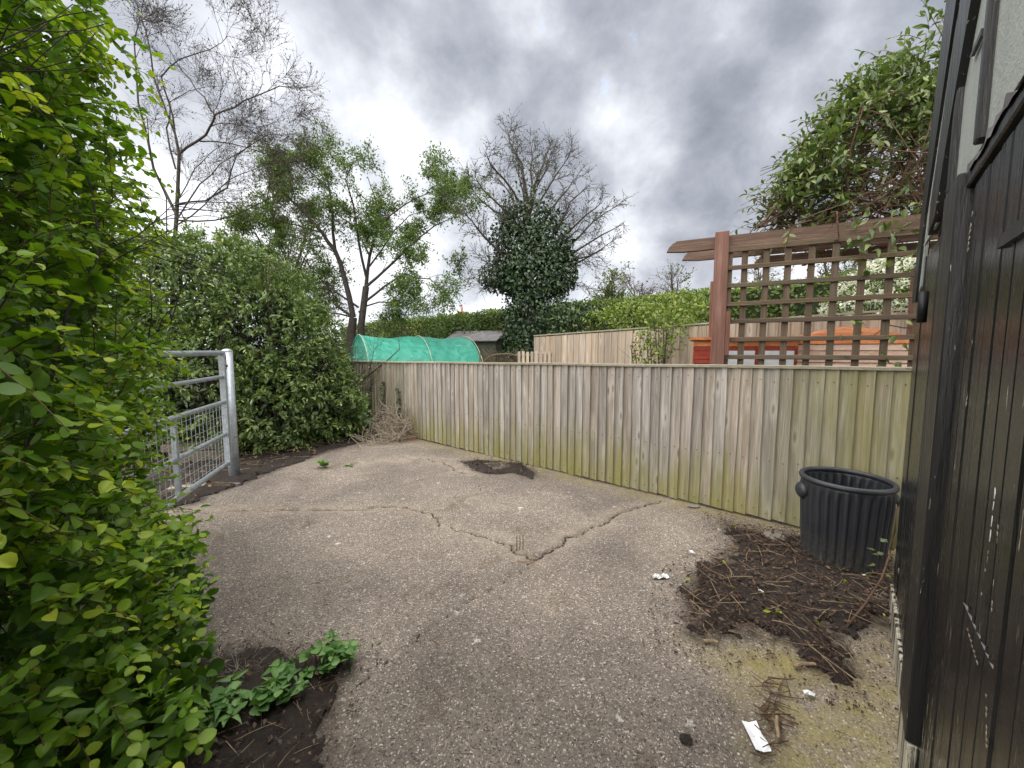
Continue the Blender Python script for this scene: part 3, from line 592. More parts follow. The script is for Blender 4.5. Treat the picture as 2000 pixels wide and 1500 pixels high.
def shell_points(ells, n, lo=0.72, hi=1.04, cull=0.66, weight=None):
    """points near the skin of a union of ellipsoids (cx,cy,cz,rx,ry,rz[,rotz])"""
    E = np.array([e if len(e) == 7 else (*e, 0.0) for e in ells], float); ar = (E[:, 3] * E[:, 4] * E[:, 5]) ** (2 / 3); ar = ar / ar.sum()
    P, N, Q = [], [], []; tot = 0
    while tot < n:
        k = rng.choice(len(E), n, p=ar); u_ = rdir(n); f = lo + (hi - lo) * rng.random(n) ** 0.6
        loc = u_ * E[k, 3:6] * f[:, None]; nn = unit(u_ / E[k, 3:6]); c_, s_ = np.cos(E[k, 6]), np.sin(E[k, 6])
        rot = lambda a: np.stack([a[:, 0] * c_ - a[:, 1] * s_, a[:, 0] * s_ + a[:, 1] * c_, a[:, 2]], 1)
        p = rot(loc) + E[k, :3]; nn = rot(nn); ok = p[:, 2] > 0.015
        for j in range(len(E)):
            q_ = p - E[j, :3]; cj, sj = math.cos(-E[j, 6]), math.sin(-E[j, 6]); q_ = np.stack([q_[:, 0] * cj - q_[:, 1] * sj, q_[:, 0] * sj + q_[:, 1] * cj, q_[:, 2]], 1)
            ok &= (np.linalg.norm(q_ / E[j, 3:6], axis=1) > cull) | (k == j)
        P.append(p[ok]); N.append(nn[ok]); Q.append(f[ok]); tot += ok.sum()
    return np.concatenate(P)[:n], np.concatenate(N)[:n], np.concatenate(Q)[:n]
def shoots(P, N, n_leaf, length, size, droop=0.35, up=0.25, tipbright=0.3, kind='alt'):
    """leaves set along short arching shoots that grow outward from skin points"""
    m = len(P); d = unit(N * 0.8 + rng.normal(0, 0.55, (m, 3)) + np.array([0, 0, up])); L = rng.uniform(*length, m); s0 = rng.uniform(*size, m); bt = rng.random(m)
    pos, dr, nr, sz, tn, q, lines = [], [], [], [], [], [], []
    side = unit(np.cross(d, [0, 0, 1.0]) + 1e-4)
    for j in range(n_leaf):
        f = (j + 0.6) / n_leaf; c = P + d * (L * f)[:, None] + np.array([0, 0, -1.0]) * (droop * L * f * f)[:, None]
        t_ = unit(d + np.array([0, 0, -1.0]) * (2 * droop * f)); sg = 1 if j % 2 else -1
        if kind == 'alt': ld = unit(t_ * 0.55 + side * sg * 0.8 + rng.normal(0, 0.28, (m, 3)))
        else: a = rng.uniform(0, 6.28, m)[:, None]; ld = unit(t_ * 0.5 + side * np.cos(a) + np.cross(t_, side) * np.sin(a))
        if j == n_leaf - 1: ld = unit(t_ + rng.normal(0, 0.2, (m, 3)))
        nn = unit(np.cross(side, t_) * np.sign(np.cross(side, t_)[:, 2:3] + 1e-6) + rng.normal(0, 0.32, (m, 3)) + N * 0.25)
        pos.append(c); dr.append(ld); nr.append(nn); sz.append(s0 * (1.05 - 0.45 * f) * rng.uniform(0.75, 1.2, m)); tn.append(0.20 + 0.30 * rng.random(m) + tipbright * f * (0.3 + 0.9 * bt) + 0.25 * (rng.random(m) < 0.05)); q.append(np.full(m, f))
    for i in range(m): lines.append(np.array([P[i] + d[i] * L[i] * f + np.array([0, 0, -droop * L[i] * f * f]) for f in (0, 0.35, 0.7, 1.0)]))
    return np.concatenate(pos), np.concatenate(dr), np.concatenate(nr), np.concatenate(sz), np.clip(np.concatenate(tn), 0, 1), np.concatenate(q), lines
class Branches:
    def __init__(s): s.big = MB(); s.V = []; s.T = []; s.nv = 0; s.tips = []; s.tipd = []
    def thin(s, pts, r0, r1, n=3):
        pts = np.array(pts); m = len(pts); t_ = unit(np.gradient(pts, axis=0)); a = unit(np.cross(t_, [0.31, 0.52, 0.8])); b = np.cross(t_, a); rr = np.linspace(r0, r1, m)[:, None]
        ring = [pts + rr * (a * math.cos(2 * math.pi * k / n) + b * math.sin(2 * math.pi * k / n)) for k in range(n)]; V = np.stack(ring, 1).reshape(-1, 3)
        i = np.arange(m - 1)[:, None]; k = np.arange(n)[None]; A = i * n + k; B = i * n + (k + 1) % n; D = B + n; E_ = A + n
        T = np.concatenate([np.stack([A, B, D], -1).reshape(-1, 3), np.stack([A, D, E_], -1).reshape(-1, 3)]); s.V.append(V); s.T.append(T + s.nv); s.nv += len(V)
    def grow(s, p, d, L, r, lev, maxlev, wig=0.25, up=0.05, kids=(4, 7), ang=(0.5, 1.0), ratio=(0.45, 0.7), seg=5, minr=0.003, tiplev=None):
        p = np.array(p, float); d = unit(np.array(d, float)); pts = [p]; h = L / seg
        for i in range(seg):
            d = unit(d + rng.normal(0, wig, 3) * 0.6 + np.array([0, 0, up])); p = p + d * h; pts.append(p)
        r1 = max(minr * 0.6, r * 0.45); s.thin(pts, r, r1, 5 if r > 0.03 else 3)
        s.branch(pts, r, lev, maxlev, L, wig, up, kids, ang, ratio, seg, minr)
    def branch(s, pts, r, lev, maxlev, L, wig=0.25, up=0.05, kids=(4, 7), ang=(0.5, 1.0), ratio=(0.45, 0.7), seg=5, minr=0.003, start=0.25):
        pts = np.array(pts); n = len(pts)
        if lev >= maxlev:
            s.tips += [pts[i] for i in range(1, n)]; s.tipd += [unit(pts[i] - pts[i - 1]) for i in range(1, n)]; return
        for k in range(rng.integers(kids[0], kids[1] + 1)):
            f = start + (1 - start) * rng.random(); i = min(int(f * (n - 1)), n - 2); q_ = pts[i] + (pts[i + 1] - pts[i]) * (f * (n - 1) - i); t_ = unit(pts[i + 1] - pts[i])
            sd_ = rng.normal(size=3); sd_ = unit(sd_ - t_ * sd_.dot(t_)); a = rng.uniform(*ang); dd = t_ * math.cos(a) + sd_ * math.sin(a)
            s.grow(q_, dd, L * rng.uniform(*ratio), max(minr, r * rng.uniform(0.4, 0.6)), lev + 1, maxlev, wig, up, kids, ang, ratio, max(3, seg - 1), minr)
    def build(s, name, mat, parent):
        return link(name, tri_mesh(name, np.concatenate(s.V) - np.array(parent.location), np.concatenate(s.T), M[mat]), parent)
def limb(B, px, Y, r0, r1, depth=0.0, seed=0, n=5):
    """a main limb through picture points, at the tree's own distance, wandering in depth"""
    K = len(px); ys = Y + np.linspace(0, depth, K); P = np.array([at(x, y, yy) for (x, y), yy in zip(px, ys)])
    Q = [P[0]]
    for i in range(K - 1):
        for f in (0.5, 1.0): Q.append(P[i] * (1 - f) + P[i + 1] * f + (rng.normal(0, 0.02, 3) if f < 1 else 0))
    B.thin(Q, r0, r1, n); return np.array(Q)

# ================================================================ NEAR LEFT HEDGE (round fresh leaves)
hedge = thing('leafy_shrub', 'tall round-leaved bright green shrub filling the near left edge', 'shrub', (-1.9, 1.5, 0))
ELL = [(-1.62, 0.95, 0.55, 0.48, 0.55, 0.75), (-1.80, 1.05, 1.45, 0.50, 0.6, 0.8), (-2.0, 1.15, 2.35, 0.52, 0.65, 0.8), (-2.3, 1.5, 3.1, 0.55, 0.7, 0.6),
       (-2.28, 1.75, 0.5, 0.5, 0.55, 0.6), (-2.50, 1.9, 1.5, 0.5, 0.6, 0.85), (-2.66, 2.0, 2.45, 0.55, 0.65, 0.75), (-2.95, 2.4, 0.3, 0.4, 0.45, 0.3), (-3.5, 2.6, 1.6, 0.45, 0.5, 0.5), (-3.3, 2.7, 2.25, 0.5, 0.5, 0.6),
       (-1.35, 0.55, 0.4, 0.4, 0.45, 0.5), (-1.45, 0.6, 1.3, 0.35, 0.5, 0.7), (-1.62, 0.6, 2.2, 0.35, 0.5, 0.7), (-1.36, 1.22, 0.28, 0.34, 0.4, 0.3), (-1.75, 1.75, 0.3, 0.36, 0.4, 0.32)]
P, N, Q = shell_points(ELL, 5200, 0.62, 1.0, 0.5); clump = smooth_noise(P[:, 0] + P[:, 2] * 0.7, P[:, 1] + P[:, 2], 0.26, 31, 2); kp = (rng.random(len(P)) < np.clip(0.25 + 1.4 * clump, 0.35, 1)) & (np.linalg.norm(P - O, axis=1) > 0.95)
P, dr_, nrm, sz, tone, Q, lines = shoots(P[kp], N[kp], 10, (0.12, 0.30), (0.036, 0.058), 0.3, 0.2, 0.54)
px_, py_, dd_ = proj(P); keep = ~((dd_ > 0.1) & (px_ > 375 + 45 * rng.random(len(P)) ** 2) & (py_ > 0)); keep &= np.linalg.norm(P - O, axis=1) > 0.75; keep &= P[:, 2] > 0.02
P, dr_, nrm, sz, tone, Q, px_, py_, dd_ = [a[keep] for a in (P, dr_, nrm, sz, tone, Q, px_, py_, dd_)]; n = len(P)
vis = (dd_ > 0.1) & (px_ > -10) & (px_ < 420) & (py_ > -10) & (py_ < 1510) & (Q > 0.5)
score = np.where(vis, sz / np.linalg.norm(P - O, axis=1), 0); top = np.argsort(-score)[:300]; rest = np.setdiff1d(np.arange(n), top)
leaf_objs(hedge, P[top], dr_[top], nrm[top], sz[top], tone[top], 'round', 'leaf_fresh')
lowpt = (P[:, 2] < 0.8) & (smooth_noise(P[:, 0], P[:, 2] + P[:, 1], 0.3, 77, 2) > 0.56); ra = rest[~lowpt[rest]]; rb = rest[lowpt[rest]]
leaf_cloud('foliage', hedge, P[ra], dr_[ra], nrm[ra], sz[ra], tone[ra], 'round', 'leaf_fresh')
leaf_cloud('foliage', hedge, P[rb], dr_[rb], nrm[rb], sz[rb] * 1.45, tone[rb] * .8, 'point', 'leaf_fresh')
B = Branches()
for ln in lines:
    pj = proj(ln[-1:]); 
    if not (pj[2][0] > 0.1 and pj[0][0] > 372): B.thin(ln, 0.0022, 0.0012, 3)
B.build('shoots', 'twig_brown', hedge)['kind'] = 'stuff'
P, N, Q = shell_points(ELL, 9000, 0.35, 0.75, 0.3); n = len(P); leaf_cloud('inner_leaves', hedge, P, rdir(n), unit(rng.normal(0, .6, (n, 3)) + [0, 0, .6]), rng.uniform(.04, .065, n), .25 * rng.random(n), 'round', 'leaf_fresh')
B = Branches()
for i in range(9):
    e = ELL[rng.integers(len(ELL))]; b0 = np.array([e[0] - 0.38 + rng.normal(0, .06), e[1] + rng.normal(0, .12), 0.0]); pts = [b0]; d_ = np.array([rng.normal(0, .12), rng.normal(0, .12), 1.0]); 
    for j in range(9): d_ = unit(d_ + rng.normal(0, 0.16, 3) + np.array([-0.03, 0, 0.15])); pts.append(pts[-1] + d_ * 0.28)
    B.thin(pts, 0.008, 0.003, 5); B.branch(pts, 0.005, 0, 2, 0.5, 0.3, 0.05, (8, 12), (0.6, 1.2), (0.5, 0.9), 4, 0.0022, 0.05)
B.build('stems', 'bark_dark', hedge)

# ================================================================ LAUREL HEDGE BEHIND THE GATE
laurel = thing('laurel_hedge', 'overgrown dark laurel hedge between the gate and the fence corner', 'hedge', (-4.4, 6.4, 0))
ELL2 = [(-3.6, 5.8, 0.75, 0.75, 0.7, 0.75), (-3.85, 6.0, 1.6, 0.85, 0.75, 0.9), (-4.7, 6.2, 2.3, 1.1, 0.9, 0.95), (-4.9, 5.9, 1.2, 1.0, 0.8, 1.2), (-3.85, 6.9, 1.5, 0.75, 0.9, 0.95), (-4.3, 7.0, 2.2, 0.85, 0.9, 0.8),
        (-3.75, 7.5, 0.8, 0.55, 0.6, 0.8), (-5.9, 6.3, 2.3, 1.0, 0.9, 1.0), (-6.0, 5.8, 1.2, 1.0, 0.8, 1.2), (-7.0, 6.0, 1.9, 1.1, 0.9, 1.4), (-3.0, 6.3, 0.55, 0.5, 0.5, 0.5), (-4.3, 5.5, 0.9, 0.8, 0.6, 0.9), (-5.2, 5.6, 0.6, 0.9, 0.6, 0.6), (-4.2, 6.4, 1.6, 0.8, 0.6, 1.2), (-5.3, 6.5, 1.5, 0.9, 0.7, 1.3), (-3.4, 6.4, 0.9, 0.7, 0.6, 0.9)]
P, N, Q = shell_points(ELL2, 9000, 0.78, 1.0, 0.72); vis = (N * (O - P)).sum(1) > -0.55 * np.linalg.norm(O - P, axis=1); P, N = P[vis], N[vis]
clump = smooth_noise(P[:, 0] + P[:, 2] * 0.6, P[:, 1] - P[:, 2] * 0.8, 0.4, 51, 3); kp = rng.random(len(P)) < np.clip(clump * 2.4 - 0.3, 0.25, 1)
P, dr_, nrm, sz, tone, Q, lines = shoots(P[kp], N[kp], 8, (0.10, 0.30), (0.07, 0.11), 0.12, 0.35, 0.40, 'whorl'); n = len(P)
kp = P[:, 2] > 0.03; P, dr_, nrm, sz, tone, Q = [a[kp] for a in (P, dr_, nrm, sz, tone, Q)]; n = len(P)
pr = proj(P); sc_ = np.where((pr[0] > 380) & (pr[0] < 720) & (pr[1] > 440) & (Q > 0.6), sz / np.linalg.norm(P - O, axis=1), 0); top = np.argsort(-sc_)[:300]; rest = np.setdiff1d(np.arange(n), top)
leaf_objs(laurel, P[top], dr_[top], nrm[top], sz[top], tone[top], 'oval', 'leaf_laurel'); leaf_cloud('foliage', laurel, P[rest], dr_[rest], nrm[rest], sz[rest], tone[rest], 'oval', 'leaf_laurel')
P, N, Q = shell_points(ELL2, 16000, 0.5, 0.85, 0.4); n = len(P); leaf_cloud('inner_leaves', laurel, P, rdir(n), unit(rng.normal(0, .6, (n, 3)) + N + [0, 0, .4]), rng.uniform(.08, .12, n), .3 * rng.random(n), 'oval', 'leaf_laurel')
B = Branches()
for e in ELL2:
    for i in range(3):
        b0 = np.array([e[0] + rng.normal(0, .2), e[1] + 0.1 + rng.normal(0, .15), 0.0]); pts = [b0]; d_ = np.array([rng.normal(0, .2), rng.normal(0, .2), 1.0]); L = (e[2] + e[5] * 0.7) / 7
        for j in range(7): d_ = unit(d_ + rng.normal(0, 0.13, 3) + np.array([0, 0, 0.1])); pts.append(pts[-1] + d_ * L)
        B.thin(pts, 0.03, 0.008, 5); B.branch(pts, 0.014, 0, 2, 0.7, 0.25, 0.1, (6, 9), (0.5, 1.1), (0.5, 0.9), 4, 0.003, 0.15)
B.build('stems', 'bark_dark', laurel)

# ================================================================ TREES
# bare tree on the left
TY = 8.6
bare = thing('bare_tree', 'bare budding tree with sweeping branches above the laurel hedge', 'tree', at(330, 685, TY) * [1, 1, 0])
B = Branches(); base = np.array(bare.location)
tr_ = [base, base + [0.03, 0, 1.2], at(338, 520, TY), at(345, 420, TY), at(350, 301, TY), at(342, 262, TY)]; B.thin(tr_, 0.06, 0.022, 7)
LIMBS = [([(350, 301), (385, 276), (410, 248), (420, 224), (458, 210), (497, 189), (546, 168), (602, 171)], 0.045, 0.008, -0.9), ([(420, 224), (400, 190), (371, 154), (343, 119), (315, 70), (297, 10)], 0.025, 0.006, 0.5),
         ([(342, 262), (330, 200), (315, 150), (350, 116), (395, 101), (420, 91), (445, 70)], 0.03, 0.006, -0.6), ([(343, 330), (325, 250), (332, 215), (343, 192), (368, 178), (437, 168)], 0.03, 0.006, 0.7),
         ([(343, 399), (402, 392), (444, 367), (462, 304), (525, 262), (575, 262)], 0.035, 0.006, -0.4), ([(345, 420), (300, 330), (270, 200), (262, 80), (280, 0)], 0.05, 0.01, 0.6), ([(342, 262), (300, 150), (285, 60), (250, -40)], 0.035, 0.01, -0.2),
         ([(390, 276), (450, 280), (520, 300), (560, 340)], 0.025, 0.006, 0.8), ([(345, 430), (420, 430), (480, 410), (540, 380), (600, 400)], 0.03, 0.006, 0.5), ([(410, 248), (440, 240), (500, 250), (545, 235)], 0.018, 0.005, -0.7), ([(497, 189), (512, 165), (515, 140), (520, 125), (533, 105)], 0.012, 0.004, 0), ([(345, 440), (400, 400), (450, 350), (500, 330), (560, 300)], 0.025, 0.006, 1.1), ([(345, 430), (390, 360), (430, 320), (480, 290), (520, 260)], 0.025, 0.006, -1.1), ([(343, 399), (380, 330), (410, 300), (470, 250)], 0.02, 0.006, 0.3)]
for px, r0, r1, dp in LIMBS:
    L = limb(B, px, TY, r0 * .62, r1 * .7, dp); B.branch(L, r0 * 0.28, 0, 3, 1.1, 0.28, 0.02, (6, 9), (0.4, 1.0), (0.45, 0.75), 5, 0.0026, 0.15)
B.build('branches', 'bark_dark', bare); tp = np.array(B.tips); td = np.array(B.tipd); k = rng.random(len(tp)) < 0.38; tp, td = tp[k], td[k]
leaf_cloud('buds', bare, tp, td + rng.normal(0, 0.4, tp.shape), rdir(len(tp)), rng.uniform(0.022, 0.042, len(tp)), 0.25 * rng.random(len(tp)), 'dia', 'leaf_dead')

# hawthorn coming into leaf
TY = 11.6
haw = thing('hawthorn_tree', 'spreading hawthorn coming into fresh leaf behind the green tunnel', 'tree', at(690, 685, TY) * [1, 1, 0])
B = Branches(); base = np.array(haw.location); B.thin([base, base + [-0.02, 0, 1.0], at(686, 650, TY), at(690, 620, TY)], 0.14, 0.11, 8)
B.thin([base + [0.25, 0.1, 0], base + [0.3, 0.1, 1.1], at(705, 640, TY), at(715, 560, TY)], 0.12, 0.09, 7)
LIMBS = [([(690, 620), (672, 540), (655, 490), (630, 455), (590, 410), (555, 375), (520, 330)], .12, .02, -0.8), ([(655, 490), (650, 420), (640, 350), (628, 310), (645, 292)], .07, .012, .6), ([(715, 560), (722, 500), (740, 440), (735, 390), (718, 345)], .08, .012, 1.0),
         ([(715, 560), (760, 520), (800, 480), (850, 440), (905, 410)], .06, .01, -.6), ([(712, 590), (750, 560), (790, 535), (840, 545), (885, 590)], .055, .01, -1.0), ([(690, 620), (650, 590), (600, 560), (545, 540), (500, 520)], .06, .01, -.3), ([(740, 440), (790, 400), (830, 380), (855, 372)], .04, .008, .4),
         ([(630, 455), (580, 440), (530, 430), (485, 420)], .04, .008, .5), ([(715, 540), (700, 470), (690, 400), (675, 350), (690, 315)], .06, .01, -1.2), ([(640, 370), (600, 330), (575, 310), (562, 300)], .03, .007, .2), ([(722, 520), (770, 450), (800, 420), (870, 400)], .04, .008, 1.2), ([(700, 600), (640, 560), (590, 500), (540, 470)], .05, .01, 1.0), ([(700, 610), (740, 590), (780, 590), (850, 610)], .04, .008, 0.6), ([(690, 620), (640, 610), (600, 600), (560, 610)], .04, .008, -0.9), ([(722, 500), (690, 440), (620, 400), (580, 380)], .04, .008, 1.3)]
for px, r0, r1, dp in LIMBS:
    L = limb(B, px, TY, r0 * .7, r1 * .8, dp); B.branch(L, r0 * 0.28, 0, 3, 1.3, 0.3, 0.02, (6, 8), (0.4, 1.1), (0.42, 0.72), 5, 0.004, 0.12)
B.build('branches', 'bark_dark', haw); tp = np.array(B.tips); td = np.array(B.tipd)
rep = 7; tp = np.repeat(tp, rep, 0) + rng.normal(0, 0.05, (len(tp) * rep, 3)); td = np.repeat(td, rep, 0); cl = smooth_noise(tp[:, 0] + tp[:, 1] * .4, tp[:, 2], 0.9, 71, 2)
k = rng.random(len(tp)) < np.clip(0.8 * cl + 0.3, 0.4, 0.9) * np.clip((8.6 - tp[:, 2]) / 2.6, 0.35, 1.0); tp, td = tp[k], td[k]
if len(tp) > 120000: s_ = rng.choice(len(tp), 120000, False); tp, td = tp[s_], td[s_]
n = len(tp); leaf_cloud('crown', haw, tp, td + rng.normal(0, .7, (n, 3)), unit(rng.normal(0, .6, (n, 3)) + [0, 0, .7]), rng.uniform(.04, .085, n), np.clip(.2 + .65 * rng.random(n), 0, 1), 'dia', 'leaf_haw')

# ivy-clad thorn tree
TY = 10.6
ivt = thing('ivy_clad_tree', 'thorn tree with bare twigs and a trunk thick with dark ivy', 'tree', at(1035, 685, TY) * [1, 1, 0])
B = Branches(); base = np.array(ivt.location); B.thin([base, base + [0, 0, 1.0], at(1038, 620, TY), at(1030, 520, TY), at(1028, 430, TY), at(1035, 390, TY)], 0.20, 0.09, 8)
tips = [(985, 235), (1008, 262), (1035, 262), (1075, 275), (1082, 283), (1122, 290), (1140, 330), (1165, 350), (1195, 380), (1225, 390), (1242, 420), (1222, 455), (1185, 480), (940, 285), (915, 330), (905, 350), (895, 405), (925, 440), (960, 330), (1055, 320), (1010, 330), (1150, 420), (940, 500), (925, 540), (1150, 540), (1130, 400), (975, 400)]
for j, (x, y) in enumerate(tips):
    x = 1030 + (x - 1030) * 0.9; y = y + 12
    sy = np.clip(y + 160, 400, 570) + rng.uniform(-30, 20); a = (1030 + rng.uniform(-8, 8), sy); m1 = (1030 + (x - 1030) * 0.42 + rng.uniform(-10, 10), sy + (y - sy) * 0.5); m2 = (1030 + (x - 1030) * 0.75 + rng.uniform(-10, 10), sy + (y - sy) * 0.8)
    L = limb(B, [a, m1, m2, (x, y)], TY, 0.045, 0.007, rng.uniform(-1.4, 1.4)); B.branch(L, 0.016, 0, 2, 0.8, 0.32, 0.03, (9, 12), (0.4, 1.2), (0.35, 0.75), 5, 0.005, 0.3)
B.build('branches', 'bark_dark', ivt); tp = np.array(B.tips); td = np.array(B.tipd); k = rng.random(len(tp)) < 0.4; tp, td = tp[k], td[k]
leaf_cloud('buds', ivt, tp, td + rng.normal(0, .6, tp.shape), rdir(len(tp)), rng.uniform(.03, .06, len(tp)), 0.35 * rng.random(len(tp)), 'dia', 'leaf_haw')
def pe(x, y, Y, rx, rz, ry=None): c = at(x, y, Y); return (c[0], c[1], c[2], rx * Y / F, (ry or rx * 0.9) * Y / F, rz * Y / F)
IV = [pe(1033, 680, TY, 42, 60), pe(1042, 610, TY, 48, 60), pe(1045, 530, TY, 62, 55), pe(1020, 480, TY, 52, 55), pe(1060, 470, TY, 45, 50), pe(1030, 420, TY, 44, 48), pe(1085, 530, TY, 35, 35), pe(985, 540, TY, 40, 26), pe(1065, 640, TY, 26, 30)]
P, N, Q = shell_points(IV, 22000, 0.5, 1.28, 0.6); cl = smooth_noise(P[:, 0], P[:, 2], 0.35, 81, 2); k = rng.random(len(P)) < np.clip(2.2 * cl - 0.2, 0.4, 1) * np.clip((5.9 - P[:, 2]) / 1.2, .25, 1); P, N, Q = P[k], N[k], Q[k]; n = len(P)
leaf_cloud('ivy', ivt, P, N * .5 + rng.normal(0, .6, (n, 3)) + [0, 0, -.4], unit(N + rng.normal(0, .4, (n, 3)) + [0, 0, .4]), rng.uniform(.07, .13, n), np.clip(.15 + .6 * rng.random(n) + .3 * (rng.random(n) < .06), 0, 1), 'dia', 'leaf_ivy')
def far_tree(name, label, x, ytop, Y, wpx, leafy, mat, nb=9, bk='bark_red'):
    b = at(x, 685, Y) * [1, 1, 0]; o = thing(name, label, 'tree', b); B = Branches(); top = at(x, ytop, Y); Ht = top[2]
    B.thin([b, b + [0, 0, Ht * .35], b + [rng.normal(0, .1), 0, Ht * .6]], Ht * .022, Ht * .012, 6)
    for i in range(nb):
        z = Ht * rng.uniform(.3, .6); a = rng.uniform(0, 6.28); rr = wpx / F * Y * rng.uniform(.25, .95); e = b + np.array([math.cos(a) * rr, math.sin(a) * rr, Ht * rng.uniform(.6, 1.0) if rr < wpx / F * Y * .6 else Ht * rng.uniform(.45, .8)])
        s0 = b + [0, 0, z]; mid = (s0 + e) / 2 + rng.normal(0, .1, 3) + [0, 0, Ht * .05]; L = np.array([s0, (s0 + mid) / 2, mid, (mid + e) / 2, e]); B.thin(L, Ht * .009, Ht * .003, 4); B.branch(L, Ht * .004, 0, 2, Ht * .2, .3, .05, (7, 10), (.4, 1.0), (.4, .7), 4, Y * .0004, .2)
    B.build('branches', bk, o); tp = np.array(B.tips); td = np.array(B.tipd); k = rng.random(len(tp)) < leafy; tp, td = tp[k], td[k]; n = len(tp)
    if n: leaf_cloud('crown', o, tp + rng.normal(0, .05, tp.shape), td + rng.normal(0, .7, (n, 3)), rdir(n), rng.uniform(.5, 1.1, n) * Y * .007, np.clip(.1 + .7 * rng.random(n), 0, 1), 'dia', mat)
    return o
far_tree('garden_tree', 'small leafy tree beyond the clipped hedge, right of the ivy tree', 1185, 515, 17, 30, .9, 'leaf_haw')
far_tree('garden_tree', 'bare twiggy tree beyond the clipped hedge, left of the pergola', 1245, 512, 19, 36, .12, 'leaf_dead', 12)
far_tree('garden_tree', 'thin sapling poking above the hedge beside the pergola post', 1312, 505, 13, 14, .5, 'leaf_haw', 5)
far_tree('garden_tree', 'bare twiggy tree seen through the top of the trellis', 1480, 500, 15, 50, .3, 'leaf_haw', 12)
far_tree('garden_tree', 'leafy tree growing behind the bare tree on the left', 430, 430, 13, 120, 1.0, 'leaf_haw', 14)
far_tree('garden_tree', 'leafy tree filling the gap between laurel hedge and hawthorn', 575, 400, 14.5, 110, 1.0, 'leaf_haw', 16)
far_tree('garden_tree', 'dark evergreen tree behind the right half of the trellis', 1660, 440, 9.5, 120, 1.0, 'leaf_ivy', 16)

# clipped boundary hedge in the distance: one straight run
HA = np.array([-9.5, 21.6, 0]); HB = np.array([9.6, 4.3, 0]); HD = unit(HB - HA); HNn = np.array([-HD[1], HD[0], 0]); HNn = HNn if HNn.dot(O - HA) > 0 else -HNn
far_h = thing('clipped_hedge', 'long clipped hedge running behind the gardens', 'hedge', (HA + HB) / 2); HL = np.linalg.norm(HB - HA)
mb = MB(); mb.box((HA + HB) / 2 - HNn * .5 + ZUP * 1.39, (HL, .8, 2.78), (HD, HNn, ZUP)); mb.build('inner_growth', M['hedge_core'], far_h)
n = 34000; s_ = rng.random(n) ** 0.75 * HL; hz = rng.random(n); face = rng.random(n) < .8
bul = 0.10 * np.sin(s_ * 1.7) + .22 * (smooth_noise(s_, s_ * 0 + hz * 3, .7, 91, 2) - .5)
zf = hz * 2.88; Pf = HA + HD * s_[:, None] + HNn * (bul + rng.uniform(-.12, .05, n))[:, None] + ZUP * zf[:, None]
Pt = HA + HD * s_[:, None] - HNn * (hz * .9)[:, None] + ZUP * (2.86 + .12 * (smooth_noise(s_, hz, .6, 92, 2) - .5) + rng.uniform(-.06, .05, n))[:, None]
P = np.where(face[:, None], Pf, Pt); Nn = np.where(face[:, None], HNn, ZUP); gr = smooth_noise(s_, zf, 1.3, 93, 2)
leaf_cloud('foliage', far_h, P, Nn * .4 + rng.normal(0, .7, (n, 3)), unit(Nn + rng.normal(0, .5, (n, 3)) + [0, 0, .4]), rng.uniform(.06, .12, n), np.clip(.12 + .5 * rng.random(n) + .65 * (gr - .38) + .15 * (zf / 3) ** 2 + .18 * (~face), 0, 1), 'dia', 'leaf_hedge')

# ================================================================ GATE
G0 = g(452, 938); GD = unit(np.array([0.296, -0.955, 0])); GN = np.array([GD[1], -GD[0], 0])
gate = thing('field_gate', 'galvanised tubular field gate with wire mesh, half hidden by the shrub', 'gate', G0)
def gpt(t_, z_, o_=0): return G0 + GD * t_ + ZUP * z_ + GN * o_
mb = MB(); mb.bar(gpt(0.05, 0.18), gpt(0.05, 1.47), 0.055, 0.055, GD); mb.build('hinge_stile', M['galvanised'], gate)
mb = MB(); mb.bar(gpt(3.0, 0.18), gpt(3.0, 1.47), 0.05, 0.05, GD); mb.build('latch_stile', M['galvanised'], gate)
for z_, r_ in ((1.475, 0.027), (1.21, 0.021), (0.925, 0.023), (0.56, 0.021), (0.22, 0.025)): MB().tube([gpt(0.02, z_), gpt(1.5, z_ - 0.004), gpt(3.0, z_)], r_, 10).build('rail', M['galvanised'], gate, True)
mb = MB()
for i in range(36): mb.tube([gpt(0.1 + i * 0.08, 0.22, -.022), gpt(0.1 + i * 0.08, 0.93, -.022)], 0.0026, 4)
for i in range(8): mb.tube([gpt(0.06, 0.29 + i * 0.083, -.026), gpt(2.98, 0.29 + i * 0.083, -.026)], 0.0026, 4)
tag(mb.build('wire_mesh', M['galvanised'], gate), None, kind='stuff')
mb = MB(); mb.box(gpt(0.05, 1.37, -.03), (0.05, 0.008, 0.16), (GD, GN, ZUP)); hp = mb.build('hinge_plate', M['galvanised'], gate)
mb = MB(); mb.tube([gpt(0.05, 1.33, -.02), gpt(0.05, 1.33, -.05)], 0.013, 8); mb.tube([gpt(0.05, 1.42, -.028), gpt(0.05, 1.42, -.036)], 0.012, 8); mb.build('bolt', M['rust'], gate)
MB().bar(gpt(1.15, 0.22), gpt(1.15, 0.93), 0.035, 0.035, GD).build('brace', M['galvanised'], gate)
gpost = thing('gate_post', 'round galvanised gate post at the foot of the laurel hedge', 'post', gpt(-0.10, 0))
MB().tube([gpt(-0.1, -0.2), gpt(-0.1, 1.5)], 0.055, 16).build('tube', M['galvanised'], gpost, True)
MB().lathe([(0.056, 0.0), (0.058, 0.012), (0.03, 0.03), (0.001, 0.034)], 14, gpt(-0.1, 1.49)).build('cap', M['galvanised'], gpost, True)
MB().tube([gpt(-0.16, 0.49, .02), gpt(-0.1, 0.49, -.06), gpt(0.0, 0.5, -.05)], 0.004, 5).build('wire_tie', M['rust'], gpost)
